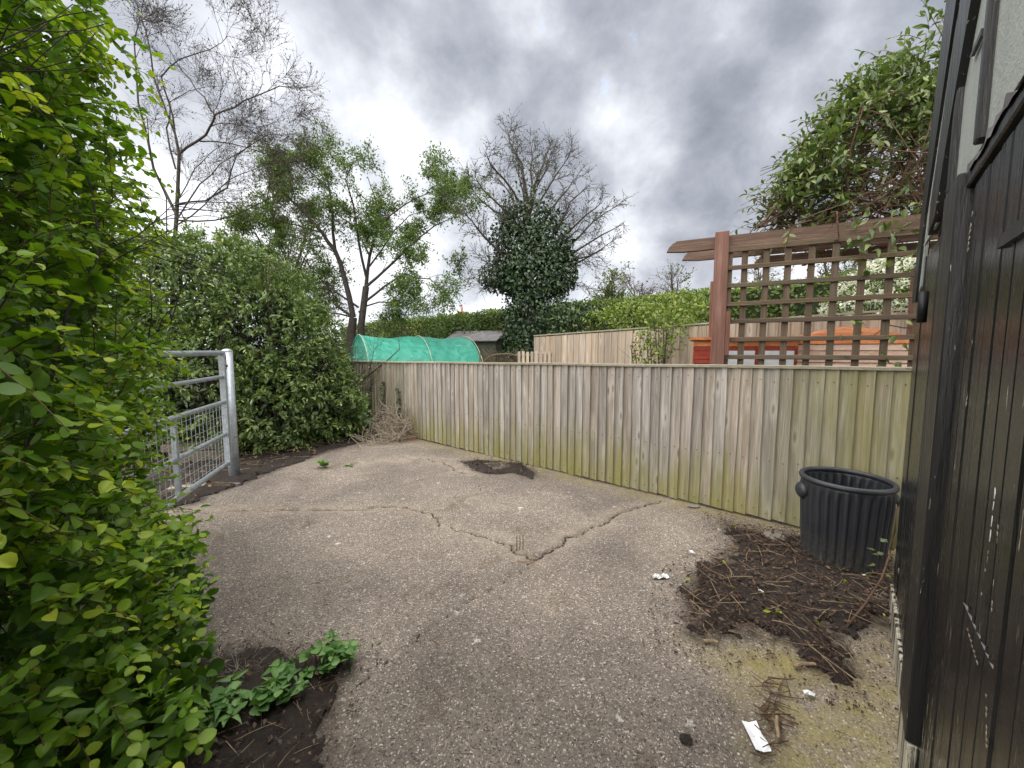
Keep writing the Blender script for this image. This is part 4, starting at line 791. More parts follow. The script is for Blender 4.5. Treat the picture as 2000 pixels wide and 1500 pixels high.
def plank(label, a, b, wd, th, mat, cat='plank', name='timber_plank'):
    a = np.array(a, float); b = np.array(b, float); o = MB().bar(a, b, wd, th).build(name, M[mat], org=(a + b) / 2); bv = o.modifiers.new('bevel', 'BEVEL'); bv.width = 0.006; return tag(o, label, cat)
plank('old mossy timber sleeper lying behind the gate mesh', g(335, 908) + ZUP * 0.08, g(448, 896) + ZUP * 0.08, 0.2, 0.14, 'old_wood')
plank('upper brown timber plank resting on the sleeper behind the gate', g(330, 915) + [-.25, .22, .215], g(440, 905) + [-.05, .25, .215], 0.16, 0.10, 'old_wood')
plank('pale narrow plank on the ground under the gate', g(330, 960) + ZUP * 0.03, g(402, 952) + ZUP * 0.03, 0.09, 0.03, 'cap_wood')
def rough_rock(name, label, c, r, mat, cat, seed, sq=(1, .8, .5)):
    rr = np.random.default_rng(seed); mb = MB(); V = []; n1, n2 = 7, 10
    for i in range(n1):
        a = math.pi * i / (n1 - 1)
        for j in range(n2):
            b = 2 * math.pi * j / n2; k = r * (0.85 + 0.3 * rr.random()); V.append((sq[0] * k * math.sin(a) * math.cos(b), sq[1] * k * math.sin(a) * math.sin(b), sq[2] * (k * math.cos(a) + r * .8)))
    mb.add([np.array(p) + c for p in V], [(i * n2 + j, i * n2 + (j + 1) % n2, (i + 1) * n2 + (j + 1) % n2, (i + 1) * n2 + j) for i in range(n1 - 1) for j in range(n2)]); return tag(mb.build(name, M[mat], org=c), label, cat)
rough_rock('stone', 'small dark stone at the foot of the gate post', g(462, 950), 0.05, 'felt', 'stone', 1)
rough_rock('stone', 'broken concrete lump in the soil left of the bin', g(1512, 1052), 0.085, 'stone', 'stone', 2, (1.1, .8, .3))
rough_rock('stone', 'dark clod of earth on the concrete in the foreground', g(1340, 1448), 0.026, 'dark_soil', 'clod', 3)
rough_rock('stone', 'small flat stone at the foot of the fence', g(1355, 990), 0.05, 'stone', 'stone', 4, (1.2, .7, .25))
c = g(800, 860); mb = MB(); ax = (unit(np.array([.9, .25, 0])), unit(np.array([-.25, .9, 0])), ZUP); mb.box(c + ZUP * 0.035, (0.215, 0.10, 0.065), ax); o = mb.build('brick', M['brick'], org=c); o.modifiers.new('bevel', 'BEVEL').width = 0.008; tag(o, 'single old brick beside the heap of dead stalks', 'brick')

# ================================================================ BIN
bc = np.array([2.36, 2.68, 0.0]); bc = bc + SD * 0.0
bin_ = thing('dustbin', 'black ribbed plastic dustbin without a lid, in the corner by the shed', 'bin', bc + ZUP * 0.012)
def ribr(r, z, q): return r + 0.0085 * math.tanh(2.6 * math.sin(q * 30)) * min(1, max(0, (z - 0.03) / 0.04)) * min(1, max(0, (0.545 - z) / 0.03))
RO = lambda z: 0.222 + 0.036 * z / 0.6
prof = [(0.0, 0.0), (0.20, 0.0)] + [(RO(z), z) for z in (0.008, 0.03, 0.05, 0.075, 0.2, 0.35, 0.48, 0.52, 0.545, 0.575)] + [(RO(z) - 0.006, z) for z in (0.575, 0.545, 0.52, 0.48, 0.35, 0.2, 0.075, 0.03)] + [(0.0, 0.02)]
mb = MB(); mb.lathe(prof, 300, bc + ZUP * 0.012, ribr); mb.build('body', M['bin_plastic'], bin_, True)
mb = MB(); mb.lathe([(0.254 + 0.017 * math.cos(a), 0.582 + 0.019 * math.sin(a)) for a in np.linspace(0, 2 * math.pi, 13)], 72, bc + ZUP * 0.012); mb.build('rim', M['bin_plastic'], bin_, True)
for sgn in (-1, 1):
    hd = unit(np.array([-0.93, 0.36, 0])) * sgn; side = np.cross(ZUP, hd); mb = MB(); V = []; n1, n2 = 9, 14
    for i in range(n1):
        a = math.pi * i / (n1 - 1)
        for j in range(n2): b = 2 * math.pi * j / n2; V.append(bc + hd * (0.252 + 0.042 * math.sin(a) * math.cos(b)) + side * 0.075 * math.sin(a) * math.sin(b) + ZUP * (0.487 + 0.06 * math.cos(a)))
    mb.add(V, [(i * n2 + j, i * n2 + (j + 1) % n2, (i + 1) * n2 + (j + 1) % n2, (i + 1) * n2 + j) for i in range(n1 - 1) for j in range(n2)]); mb.build('handle', M['bin_plastic'], bin_, True)

# ================================================================ PERGOLA WITH TRELLIS
TO = at(1401, 690, 3.75); TO[2] = 0; TD = unit(np.array([0.9, -0.436, 0])); TN = np.array([-TD[1], TD[0], 0])
def tp_(t_, o_, z_): return TO + TD * t_ + TN * o_ + ZUP * z_
def t_of(x, y): r = ray(x, y); k_ = np.dot(TN[:2], TO[:2]) / np.dot(TN[:2], r[:2]); return float(np.dot((O + k_ * r - TO)[:2], TD[:2]))
perg = thing('pergola', 'red-brown timber pergola with a square trellis panel behind the fence', 'pergola', TO)
def pbox(name, c, size, mat, par=perg):
    me_c = np.array(c, float); me = MB().box(me_c, size, (TD, TN, ZUP)).mesh(name, M[mat], me_c); loc = me_c - np.array(perg.location) - (np.array(par.location) if par is not perg else 0)
    o = link(name, me, par, loc); bv = o.modifiers.new('bevel', 'BEVEL'); bv.width = 0.004; bv.segments = 1; return o
def obox(name, c, size, mat, par):                    # local axes turned with the trellis so grain runs along the piece
    mb = MB(); mb.box((0, 0, 0), size); me = mb.mesh(name, M[mat]); loc = np.array(c) - np.array(perg.location) - (np.array(par.location) if par is not perg else 0)
    o = link(name, me, par, loc); o.rotation_euler = (random.gauss(0, .002), random.gauss(0, .0035), math.atan2(TD[1], TD[0])); bv = o.modifiers.new('bevel', 'BEVEL'); bv.width = 0.0035; bv.segments = 1; return o
for tt, oo, hz in ((0, 0, 2.60), (1.98, 0, 2.60), (0.0, 1.6, 2.4), (1.98, 1.6, 2.4)): obox('post', tp_(tt, oo, hz / 2 - .05), (0.115, 0.115, hz + .1), 'post_red', perg)
def beam(name, ta, tb, oo, z0, z1):
    notch = [(ta, z0 + .015), (ta + .02, z0 + .055), (ta + .055, z0 + .09), (ta + .075, z1 - .012), (ta + .09, z1)]
    poly = notch + [(tb, z1), (tb, z0), (ta + .16, z0)]; P = [np.array([a, 0, b]) for a, b in poly]; cx = (ta + tb) / 2; cz = (z0 + z1) / 2
    mb = MB(); mb.prism([p - [cx, .025, cz] for p in P], (0, 0.05, 0)); o = link(name, mb.mesh(name, M['beam_red']), perg, tp_(cx, oo, cz) - np.array(perg.location)); o.rotation_euler = (0, 0, math.atan2(TD[1], TD[0])); return o
beam('beam', -0.49, 2.7, 0.086, 2.475, 2.585); beam('beam', -0.36, 2.7, 0.42, 2.45, 2.555); beam('beam', 0.35, 2.7, 1.0, 2.44, 2.55)
for tt in (0.45, 0.95, 1.45, 1.95): obox('rafter', tp_(tt, 0.95, 2.555), (0.045, 1.5, 0.05), 'beam_red', perg)
trel = thing('trellis_panel', 'x', 'x', tp_(0.95, -0.02, 0) - TO); 
for k_ in ('label', 'category'): del trel[k_]
trel.parent = perg; trel['label'] = 'square lattice trellis of thin brown slats'
ts = [t_of(x, 660) for x in (1418, 1448, 1489, 1531, 1576, 1622, 1673, 1727, 1785)]; dt = ts[-1] - ts[-2]
for tt in ts + [ts[-1] + dt]: obox('slat', tp_(tt, 0.0, 1.49), (0.05, 0.019, 1.95), 'trellis_wood', trel)
for i in range(12):
    z_ = 2.432 - i * 0.165; obox('slat', tp_((ts[0] + ts[-1] + dt) / 2 - .01, -0.022, z_), (ts[-1] + dt - ts[0] + .07, 0.019, 0.040 if i else 0.05), 'trellis_wood_h', trel)
obox('batten', tp_(0.075, -0.072, 1.66), (0.035, 0.028, 0.40), 'post_red', perg)

# climber sprawling over the pergola
cl_ = thing('climbing_shrub', 'evergreen climber piled over the pergola with brown bare stems inside', 'climber', tp_(1.5, 0.5, 2.7) * [1, 1, 0])
CE = [pe(1530, 425, 3.72, 40, 24), pe(1550, 410, 3.75, 48, 34), pe(1600, 365, 3.8, 65, 55), pe(1665, 310, 3.8, 80, 75), pe(1730, 250, 3.8, 85, 85), pe(1790, 190, 3.75, 75, 90), pe(1830, 110, 3.7, 45, 70), pe(1690, 390, 3.9, 120, 50), pe(1800, 340, 3.95, 110, 100), pe(1880, 250, 4.0, 90, 110)]
P, N, Q = shell_points(CE, 3300, 0.75, 1.0, 0.75); px_, py_, dd_ = proj(P); n = len(P)
dens = np.clip((430 - py_ - (px_ - 1640) * 0.05) / 60, 0.25, 1); dens = np.where((px_ > 1630) & (py_ > 280), dens * 0.3, dens); clmp = smooth_noise(P[:, 0] + P[:, 1], P[:, 2] * 1.3, .33, 101, 2)
k = rng.random(n) < dens * np.clip(2.6 * clmp - .55, .12, 1); P, dr_, nrm, sz, tone, Q, clines = shoots(P[k], N[k], 7, (.12, .42), (.07, .115), .4, .3, .42, 'whorl'); n = len(P); px_, py_, dd_ = proj(P); N = nrm
top = np.argsort(-np.where((px_ < 1830) & (Q > .4), sz, 0))[:300]; rest = np.setdiff1d(np.arange(n), top)
leaf_objs(cl_, P[top], dr_[top], nrm[top], sz[top], tone[top], 'oval', 'leaf_climber'); leaf_cloud('foliage', cl_, P[rest], dr_[rest], nrm[rest], sz[rest], tone[rest], 'oval', 'leaf_climber')
B = Branches()
for i in range(150):
    a = tp_(rng.uniform(.2, 2.5), rng.uniform(-.05, 1.0), 2.65); b = P[rng.integers(n)] if i % 2 else tp_(rng.uniform(.3, 2.5), rng.uniform(0, .9), rng.uniform(2.6, 3.4)); m_ = (a + b) / 2 + rng.normal(0, .16, 3) + [0, 0, .1]
    pts = [a, (a + m_) / 2 + rng.normal(0, .06, 3), m_, (m_ + b) / 2 + rng.normal(0, .06, 3), b]; B.thin(pts, rng.uniform(.004, .011), .003, 4); B.branch(pts[:4], .0035, 0, 1, .3, .4, 0, (7, 11), (.5, 1.2), (.5, .9), 5, .002, .1)
for ln in clines: B.thin(ln, .003, .0014, 3)
for x, y, x2, y2 in ((1585, 430, 1530, 500), (1700, 420, 1640, 470), (1780, 400, 1700, 440), (1800, 450, 1740, 520), (1790, 640, 1700, 660)): L = limb(B, [(x, y), ((x + x2) / 2 - 14, (y + y2) / 2 - 16), (x2, y2)], 3.35, .006, .003, .1)
B.build('stems', 'twig_brown', cl_)
n = 130; q_ = np.array([tp_(rng.uniform(.9, 1.7), rng.uniform(-.12, -.05), rng.uniform(2.15, 2.66) if rng.random() < .8 else rng.uniform(1.35, 1.75)) for _ in range(n)]); leaf_cloud('trailing_leaves', cl_, q_, rng.normal(0, 1, (n, 3)) + [0, 0, -.5], unit(rng.normal(0, .6, (n, 3)) + [-.4, -.6, .4]), rng.uniform(.05, .10, n), np.clip(.3 + .6 * rng.random(n), 0, 1), 'point', 'leaf_climber')

# ================================================================ NEIGHBOUR'S GARDEN
def yard(label, name, cat, loc): return thing(name, label, cat, loc)
# painted playhouses
def hut(label, c, wd, dp, hz, courses, name='playhouse'):
    c = np.array(c, float); root = thing(name, label, 'playhouse', c); X, Y_ = TD, TN
    MB().box(c + ZUP * hz / 2 + Y_ * .02, (wd, dp, hz), (X, Y_, ZUP)).build('wall', M['red_wood'], root); return root, c
cA = at(1445, 690, 4.75) * [1, 1, 0]; hA, c = hut('red and orange painted playhouse with white window behind the trellis', cA, 0.98, 0.7, 1.28, 0)
for i, (m_, h_) in enumerate((('orange_wood', .075), ('red_wood', .05), ('red_wood', .05), ('red_wood', .05), ('red_wood', .05))):
    zt = 1.625 - sum((.075, .05, .05, .05, .05)[:i]); MB().box(c - TN * (.36 + .006 * (i % 2)) + ZUP * (zt - h_ / 2), (1.02, .03, h_ - .004), (TD, TN, ZUP)).build('board', M[m_], hA)
MB().box(c + ZUP * 1.45, (1.0, .68, .34), (TD, TN, ZUP)).build('upper_wall', M['red_wood'], hA)
for s_ in (-.02, .34):
    wnd = MB().box(c + TD * s_ - TN * .375 + ZUP * 1.33, (.32, .02, .30), (TD, TN, ZUP)).build('window', M['red_wood'], hA); MB().box(c + TD * s_ - TN * .389 + ZUP * 1.33, (.27, .012, .34), (TD, TN, ZUP)).build('pane', M['glass_white'], wnd)
MB().box(c + ZUP * 1.64, (1.1, .85, .03), (TD, TN, ZUP)).build('roof', M['orange_wood'], hA)
cB = at(1648, 690, 4.45) * [1, 1, 0]; hB = thing('playhouse', 'faded orange playhouse with a hipped board roof behind the trellis', 'playhouse', cB)
MB().box(cB + ZUP * .62, (1.5, .8, 1.24), (TD, TN, ZUP)).build('wall', M['red_wood'], hB)
def course(z0, z1, w0, w1, d0, d1, mat): 
    P = [cB + TD * sx * w + TN * sy * d + ZUP * z for z, w, d in ((z0, w0, d0), (z1, w1, d1)) for sx, sy in ((-1, -1), (1, -1), (1, 1), (-1, 1))]; MB().add(P, [(3, 2, 1, 0), (4, 5, 6, 7), (0, 1, 5, 4), (1, 2, 6, 5), (2, 3, 7, 6), (3, 0, 4, 7)]).build('roof_board', M[mat], hB)
zs = [1.245, 1.31, 1.375, 1.44, 1.505, 1.57, 1.635]; wsx = [.80, .80, .79, .785, .78, .765, .74]
for i in range(6): course(zs[i] + .003, zs[i + 1] - .002, wsx[i] + .012, wsx[i + 1], .50 - i * .02, .485 - (i + 1) * .02, ('faded_wood', 'faded_wood', 'faded_wood', 'faded_wood', 'faded_wood', 'orange_wood')[i])
course(1.637, 1.69, .40, .36, .36, .30, 'orange_wood'); course(1.692, 1.735, .31, .22, .28, .18, 'orange_wood'); course(1.737, 1.765, .17, .09, .14, .08, 'orange_wood')
for sx in (-1, 1): MB().bar(cB + TD * sx * .81 - TN * .45 + ZUP * 1.25, cB + TD * sx * .75 - TN * .37 + ZUP * 1.64, .05, .03).build('hip_trim', M['orange_wood'], hB)
# green tunnel
ta_ = R(32); TA = np.array([math.cos(ta_), math.sin(ta_), 0]); TF = np.array([math.sin(ta_), -math.cos(ta_), 0]); T0 = at(698, 655, 10.0); TH = T0[2]; T0 = T0 * [1, 1, 0]
tun = thing('polytunnel', 'bright green mesh-covered garden tunnel behind the fence', 'polytunnel', T0 + TA * 1.45); LT = 2.95
na, nl = 34, 40; A_, L_ = np.meshgrid(np.linspace(0, math.pi, na), np.linspace(0, LT, nl), indexing='ij')
wr = (smooth_noise(A_ * 2.2, L_ + A_ * .6, .35, 111, 3) - .5) * .07 + .03 * np.cos(L_ / LT * 4 * math.pi) * np.sin(A_) - .02
rx_ = 1.5 + wr; rz_ = TH + wr; PV = T0 + TA * L_[..., None] + TF * (rx_ * np.cos(A_))[..., None] + ZUP * (rz_ * np.sin(A_))[..., None]
ii = np.arange(na * nl).reshape(na, nl); qq = np.stack([ii[:-1, :-1], ii[1:, :-1], ii[1:, 1:], ii[:-1, 1:]], -1).reshape(-1, 4); link('cover', tri_mesh('cover', PV.reshape(-1, 3) - np.array(tun.location), qq, M['tunnel_cover'], smooth=True), tun)
for e, l_ in ((0.06, 'end_panel'), (LT - .06, 'end_panel')):
    mb = MB(); nr = 7; V = [T0 + TA * (e + .03 * math.sin(3 * a + r_ * 5)) + TF * 1.47 * r_ * math.cos(a) + ZUP * (TH - .04) * r_ * math.sin(a) for r_ in np.linspace(.02, 1, nr) for a in np.linspace(0, math.pi, 24)]
    mb.add(V, [(i * 24 + j, i * 24 + j + 1, i * 24 + 25 + j, i * 24 + 24 + j) for i in range(nr - 1) for j in range(23)]); mb.build(l_, M['tunnel_cover'], tun, True)
for e in (-.01, LT * .52, LT + .01): MB().tube([T0 + TA * (e + .04 * math.sin(a)) + TF * 1.515 * math.cos(a) + ZUP * (TH + .02) * math.sin(a) for a in np.linspace(0, math.pi, 30)], .012, 6).build('hoop', M['hoop'], tun, True)
MB().tube([T0 - TA * .03 + TF * .1 + ZUP * 1.62, T0 - TA * .03 - TF * .8 + ZUP * 1.60], .012, 5).build('end_bar', M['felt'], tun); MB().tube([T0 - TA * .03 - TF * .2 + ZUP * .2, T0 - TA * .03 - TF * .2 + ZUP * 1.6], .012, 5).build('end_bar', M['felt'], tun)
# small shed behind
sx = at(940, 685, 13.6) * [1, 1, 0]; sh = thing('garden_shed', 'small weathered garden shed with grey felt roof behind the tunnel', 'shed', sx); AX, AY = unit(np.array([.93, -.35, 0])), unit(np.array([.35, .93, 0]))
for i in range(14): MB().box(sx - AY * .72 + ZUP * (.07 + i * .13), (1.7, .02, .124), (AX, AY, ZUP)).build('cladding_board', M['shed_green'], sh)
MB().box(sx + ZUP * .93, (1.66, 1.4, 1.84), (AX, AY, ZUP)).build('wall', M['shed_green'], sh)
for s_ in (-1, 1): MB().prism([sx + AX * .98 + AY * s_ * .95 + ZUP * 1.80, sx - AX * .98 + AY * s_ * .95 + ZUP * 1.80, sx - AX * .98 + ZUP * 2.16, sx + AX * .98 + ZUP * 2.16], ZUP * .03).build('roof', M['felt'], sh)
MB().prism([sx + AX * .86 - AY * .7 + ZUP * 1.85, sx + AX * .86 + AY * .7 + ZUP * 1.85, sx + AX * .86 + ZUP * 2.1], AX * .02).build('gable', M['shed_green'], sh)
# leaning lattice and slatted panel
lc_ = at(985, 685, 8.9) * [1, 1, 0]; lat = thing('lattice_panel', 'dark arched lattice panel leaning behind the fence', 'trellis', lc_)
for i in range(-6, 7):
    for sg in (1, -1):
        a = lc_ + np.array([i * .1 - .5 * sg, .02 * sg, .75]); b = lc_ + np.array([i * .1 + .42 * sg, .02 * sg, 1.55 - .012 * i * i * .6]); 
        a[0] = np.clip(a[0], lc_[0] - .55, lc_[0] + .5); b[0] = np.clip(b[0], lc_[0] - .5, lc_[0] + .45); MB().bar(a, b, .028, .012, (0, 1, 0)).build('slat', M['trellis_wood_h'], lat)
MB().tube([lc_ + np.array([.5 * math.cos(a), -.03, 1.16 + .27 * math.sin(a)]) for a in np.linspace(.1, math.pi - .1, 14)], .02, 5).build('arch', M['trellis_wood_h'], lat)
MB().bar(lc_ + [.5, 0, 0], lc_ + [.5, 0, 1.45], .04, .04).build('stile', M['trellis_wood'], lat); MB().bar(lc_ + [-.56, 0, 0], lc_ + [-.56, 0, 1.45], .04, .04).build('stile', M['trellis_wood'], lat)
pc = at(1048, 685, 8.0) * [1, 1, 0]; pal = thing('slatted_panel', 'short slatted timber panel leaning in front of the tall fence', 'panel', pc)
for i in range(9): x_ = -.36 + i * .09; MB().bar(pc + [x_ * .96, 0, 0], pc + [x_, .10, 1.485 + .008 * math.sin(i * 2)], .055, .018, (1, 0, 0)).build('slat', M['fence_wood_far'], pal)
for z_ in (.4, 1.42): MB().bar(pc + [-.42, .07 * z_ + .015, z_], pc + [.42, .07 * z_ + .015, z_], .05, .03).build('rail', M['old_wood'], pal)
MB().bar(pc + [.46, .05, 0], pc + [.46, .12, 1.52], .06, .05).build('stile', M['old_wood'], pal)
# house far off
hc = at(903, 685, 46) * [1, 1, 0]; ho = thing('house', 'distant house with a terracotta tiled roof peeping over the hedge', 'house', hc)
MB().box(hc + ZUP * 1.9, (7, 7, 3.8), None).build('wall', M['render_wall'], ho); V = [hc + [x, y, 3.75] for x, y in ((-3.8, -3.8), (3.8, -3.8), (3.8, 3.8), (-3.8, 3.8))] + [hc + [-.3, 0, 6.0], hc + [.3, 0, 6.0]]
MB().add(V, [(0, 1, 5, 4), (1, 2, 5), (2, 3, 4, 5), (3, 0, 4)]).build('roof', M['terracotta'], ho); MB().tube([hc + [0, 0, 5.9], hc + [0, 0, 6.5], hc + [0, 0, 6.9]], [.2, .1, .04], 6).build('finial', M['terracotta'], ho)
for s_ in (-1.8, 1.8): wnd = MB().box(hc + [s_, -3.52, 2.4], (1.3, .08, 1.2)).build('window', M['white_paint_slot_light'], ho); MB().box(hc + [s_, -3.57, 2.4], (1.1, .04, 1.0)).build('pane', M['window_glass'], wnd)
# shrubs
def bush(name, label, cat, ells, n, lo, hi, cull, size, kind, mat, tone0=.2, tone1=.6, stem='bark_dark', nstem=10, cl=(.35, .3)):
    E_ = np.array([e[:6] for e in ells]); o = thing(name, label, cat, (E_[:, 0].mean(), E_[:, 1].mean(), 0)); P, N, Q = shell_points(ells, n, lo, hi, cull); c_ = smooth_noise(P[:, 0] + P[:, 1], P[:, 2] * 1.2, cl[0], 7, 2); k = rng.random(len(P)) < np.clip(2.4 * c_ - .3, cl[1], 1); P, N, Q = P[k], N[k], Q[k]; n = len(P)
    leaf_cloud('foliage', o, P, N * .6 + rng.normal(0, .6, (n, 3)), unit(N * .6 + [0, 0, .7] + rng.normal(0, .45, (n, 3))), rng.uniform(*size, n), np.clip(tone0 + tone1 * rng.random(n), 0, 1), kind, mat); B = Branches()
    for i in range(nstem):
        e = ells[i % len(ells)]; a = np.array([e[0] + rng.normal(0, e[3] * .2), e[1] + rng.normal(0, e[4] * .2), 0]); b = np.array([e[0] + rng.normal(0, e[3] * .4), e[1] + rng.normal(0, e[4] * .4), e[2] + e[5] * rng.uniform(.2, .8)]); m_ = (a + b) / 2 + rng.normal(0, .08, 3); L = [a, (a + m_) / 2, m_, (m_ + b) / 2, b]; B.thin(L, .014, .005, 4); B.branch(L, .006, 0, 1, .5, .3, .1, (5, 8), (.4, 1.1), (.5, .9), 4, .003, .4)
    B.build('stems', stem, o); return o
bush('garden_shrub', 'light green loose shrub spilling over the tall fence', 'shrub', [pe(1290, 655, 6.2, 48, 42), pe(1265, 690, 6.15, 30, 40), pe(1310, 625, 6.5, 40, 30)], 1000, .3, 1.1, .5, (.045, .08), 'dia', 'leaf_hedge', .35, .6)
bush('garden_shrub', 'yellow-green shrub in front of the clipped hedge left of the pergola', 'shrub', [pe(1235, 620, 8.4, 60, 30), pe(1320, 610, 7.6, 70, 34), pe(1180, 632, 9.0, 40, 24)], 3600, .4, 1.08, .5, (.05, .1), 'dia', 'leaf_hedge', .4, .6)
bush('garden_shrub', 'dark green shrub between the ivy tree and the clipped hedge', 'shrub', [pe(1120, 630, 9.6, 50, 42), pe(1165, 640, 9.2, 40, 30)], 2600, .4, 1.08, .5, (.06, .11), 'dia', 'leaf_ivy', .35, .6)
bush('garden_shrub', 'dark green shrub left of the ivy tree over the shed roof', 'shrub', [pe(905, 640, 14.5, 70, 26), pe(970, 636, 14.5, 50, 28)], 2600, .4, 1.08, .5, (.08, .14), 'dia', 'leaf_haw', .1, .55)
fl = bush('flowering_shrub', 'white flowering shrub behind the right part of the trellis', 'shrub', [pe(1745, 565, 6.0, 75, 55), pe(1680, 600, 6.1, 55, 36), pe(1800, 560, 6.0, 70, 80)], 2600, .5, 1.03, .6, (.05, .09), 'dia', 'leaf_hedge', .2, .6)
FE = [pe(1745, 565, 6.0, 75, 55), pe(1680, 600, 6.1, 55, 36), pe(1800, 560, 6.0, 70, 80)]; hp_, hn_, _ = shell_points(FE, 260, .98, 1.08, .9); P = np.repeat(hp_, 26, 0); N = np.repeat(hn_, 26, 0); n = len(P); P = P + N * rng.uniform(-.01, .03, (n, 1)) + rng.normal(0, .034, (n, 3)); leaf_cloud('blossom', fl, P, rng.normal(0, 1, (n, 3)), unit(N + rng.normal(0, .5, (n, 3)) + [0, 0, .5]), rng.uniform(.035, .06, n), rng.random(n), 'dia', 'petal')

# ================================================================ WEEDS, IVY, LITTER
wd_ = thing('weed_patch', 'low patch of fresh green weeds on the soil bed in the foreground', 'weeds', g(560, 1370)); cs = []
for i in range(54):
    f = rng.random(); c = g(405 + 285 * f + rng.normal(0, 10), 1440 - 140 * f + rng.normal(0, 26 * (1 - .5 * f))); cs.append(c)
P, D_, Nn, S_, To = [], [], [], [], []; B = Branches()
for c in cs:
    h = rng.uniform(.04, .11); top = c + [rng.normal(0, .01), rng.normal(0, .01), h + .03]; B.thin([c, (c + top) / 2 + rng.normal(0, .006, 3), top], .0022, .0014, 3); a0 = rng.uniform(0, 6.28); k_ = rng.integers(4, 7); s0 = rng.uniform(.04, .062)
    for j in range(k_): a = a0 + j * 2 * math.pi / k_ + rng.normal(0, .2); P.append(top - [0, 0, rng.uniform(0, .02)]); D_.append((math.cos(a), math.sin(a), rng.uniform(-.1, .3))); Nn.append((rng.normal(0, .2), rng.normal(0, .2), 1)); S_.append(s0 * rng.uniform(.8, 1.15)); To.append(np.clip(.4 + .5 * rng.random(), 0, 1))
P, D_, Nn, S_, To = map(np.array, (P, D_, Nn, S_, To)); Nn = Nn + rng.normal(0, .35, Nn.shape); h_ = rng.random(len(P)) < .5; leaf_objs(wd_, P[h_], D_[h_], Nn[h_], S_[h_], To[h_], 'point', 'leaf_weed'); leaf_objs(wd_, P[~h_], D_[~h_], Nn[~h_], S_[~h_] * .8, To[~h_], 'round', 'leaf_weed'); B.build('stems', 'leaf_weed', wd_)['kind'] = 'stuff'
def rosette(name, label, c, leaves, kind, mat, h=(.02, .1), spread=.02):
    o = thing(name, label, 'weeds', c); n = leaves; a = rng.uniform(0, 6.28, n); pos = c + np.stack([rng.normal(0, spread, n), rng.normal(0, spread, n), rng.uniform(*h, n)], 1); return o, pos, a
o, pos, a = rosette('weed_clump', 'broad-leaved weed growing from the crack near the laurel hedge', g(637, 915), 9, 'point', 'leaf_weed', (.01, .05)); leaf_objs(o, pos, np.stack([np.cos(a), np.sin(a), .5 + .4 * rng.random(9)], 1), np.stack([-np.cos(a) * .6, -np.sin(a) * .6, np.ones(9)], 1), rng.uniform(.11, .18, 9), .5 + .45 * rng.random(9), 'point', 'leaf_weed')
o, pos, a = rosette('weed_clump', 'tiny seedling weed in the concrete beside the larger weed', g(682, 912), 6, 'point', 'leaf_weed', (.0, .02)); leaf_objs(o, pos, np.stack([np.cos(a), np.sin(a), .4 * np.ones(6)], 1), np.tile([0., 0, 1], (6, 1)), rng.uniform(.05, .09, 6), .3 + .3 * rng.random(6), 'point', 'leaf_weed')
bl = thing('butterbur_clump', 'clump of large round leaves at the corner of fence and laurel', 'weeds', g(683, 845)); n = 70
pos = np.array([g(rng.uniform(648, 712), 850 + rng.uniform(-6, 8)) + [rng.normal(0, .05), rng.uniform(-.05, .5), rng.uniform(.08, .62)] for _ in range(n)]); a = rng.normal(-1.5, .9, n); leaf_objs(bl, pos, np.stack([np.cos(a), np.sin(a), -.35 + .2 * rng.random(n)], 1), np.stack([.3 * np.cos(a), .3 * np.sin(a) - .25, np.ones(n)], 1), rng.uniform(.13, .24, n), .1 + .55 * rng.random(n), 'round', 'leaf_weed')
B = Branches(); [B.thin([p * [1, 1, 0] + [0, .05, 0], p * [1, 1, .5], p], .006, .004, 3) for p in pos]; B.build('stalks', 'leaf_weed', bl)
for i, (x, lab) in enumerate(((728, 'leftmost ivy strand climbing the far end of the fence'), (752, 'middle ivy strand climbing the far end of the fence'), (781, 'rightmost ivy strand climbing the far end of the fence'))):
    r = ray(x, 780); k_ = np.dot(FN[:2], FB[:2]) / np.dot(FN[:2], r[:2]); u_ = float(np.dot((O + k_ * r - FB)[:2], FD[:2])); hz = (1.25, .95, .85)[i]; iv = thing('ivy_vine', lab, 'ivy', fpt(u_, .03)); pts = [fpt(u_ + .05 * math.sin(z_ * 5 + i), .032, z_) for z_ in np.linspace(0, hz, 12)]; MB().tube(pts, .006, 5).build('stem', M['twig_brown'], iv)
    n = 90; f = rng.random(n) * hz; pos = np.array([fpt(u_ + .05 * math.sin(z_ * 5 + i) + rng.normal(0, .022), rng.uniform(.035, .07), z_) for z_ in f]); leaf_objs(iv, pos, rng.normal(0, 1, (n, 3)) * [1, 1, .6] + [0, 0, -.5], FN + rng.normal(0, .35, (n, 3)), rng.uniform(.035, .07, n), .15 + .7 * rng.random(n), 'point', 'leaf_ivy')
def twigs(name, label, pts_fn, n, length, rad, mat, lift=.02, tilt=.12, cat='twigs', curve=.06):
    B = Branches()
    for i in range(n):
        c = pts_fn(); a = rng.uniform(0, 6.28); L = rng.uniform(*length); d = np.array([math.cos(a), math.sin(a), rng.normal(0, tilt)]) * L / 2; m_ = c + [0, 0, rng.uniform(.004, lift)]; bow = rng.normal(0, curve * L, 3) * [1, 1, .3]; p = np.array([m_ - d, m_ + bow * .7 - d * .3, m_ + bow * .7 + d * .3, m_ + d]); p[:, 2] = np.maximum(p[:, 2], rad[0] + .008); rr = rng.uniform(*rad); B.thin(p, rr, rr * .6, 4)
    V = np.concatenate(B.V); return tag(link(name, tri_mesh(name, V, np.concatenate(B.T), M[mat])), label, cat, kind='stuff')
def in_poly(poly, grow=0.0):
    P = np.array(poly)[:, :2]; a, b = P.min(0) - grow, P.max(0) + grow
    def f():
        while True:
            p = a + (b - a) * rng.random(2)
            if sdist(np.array([p[0]]), np.array([p[1]]), poly)[0] > -grow: return np.array([p[0], p[1], 0.018])
    return f
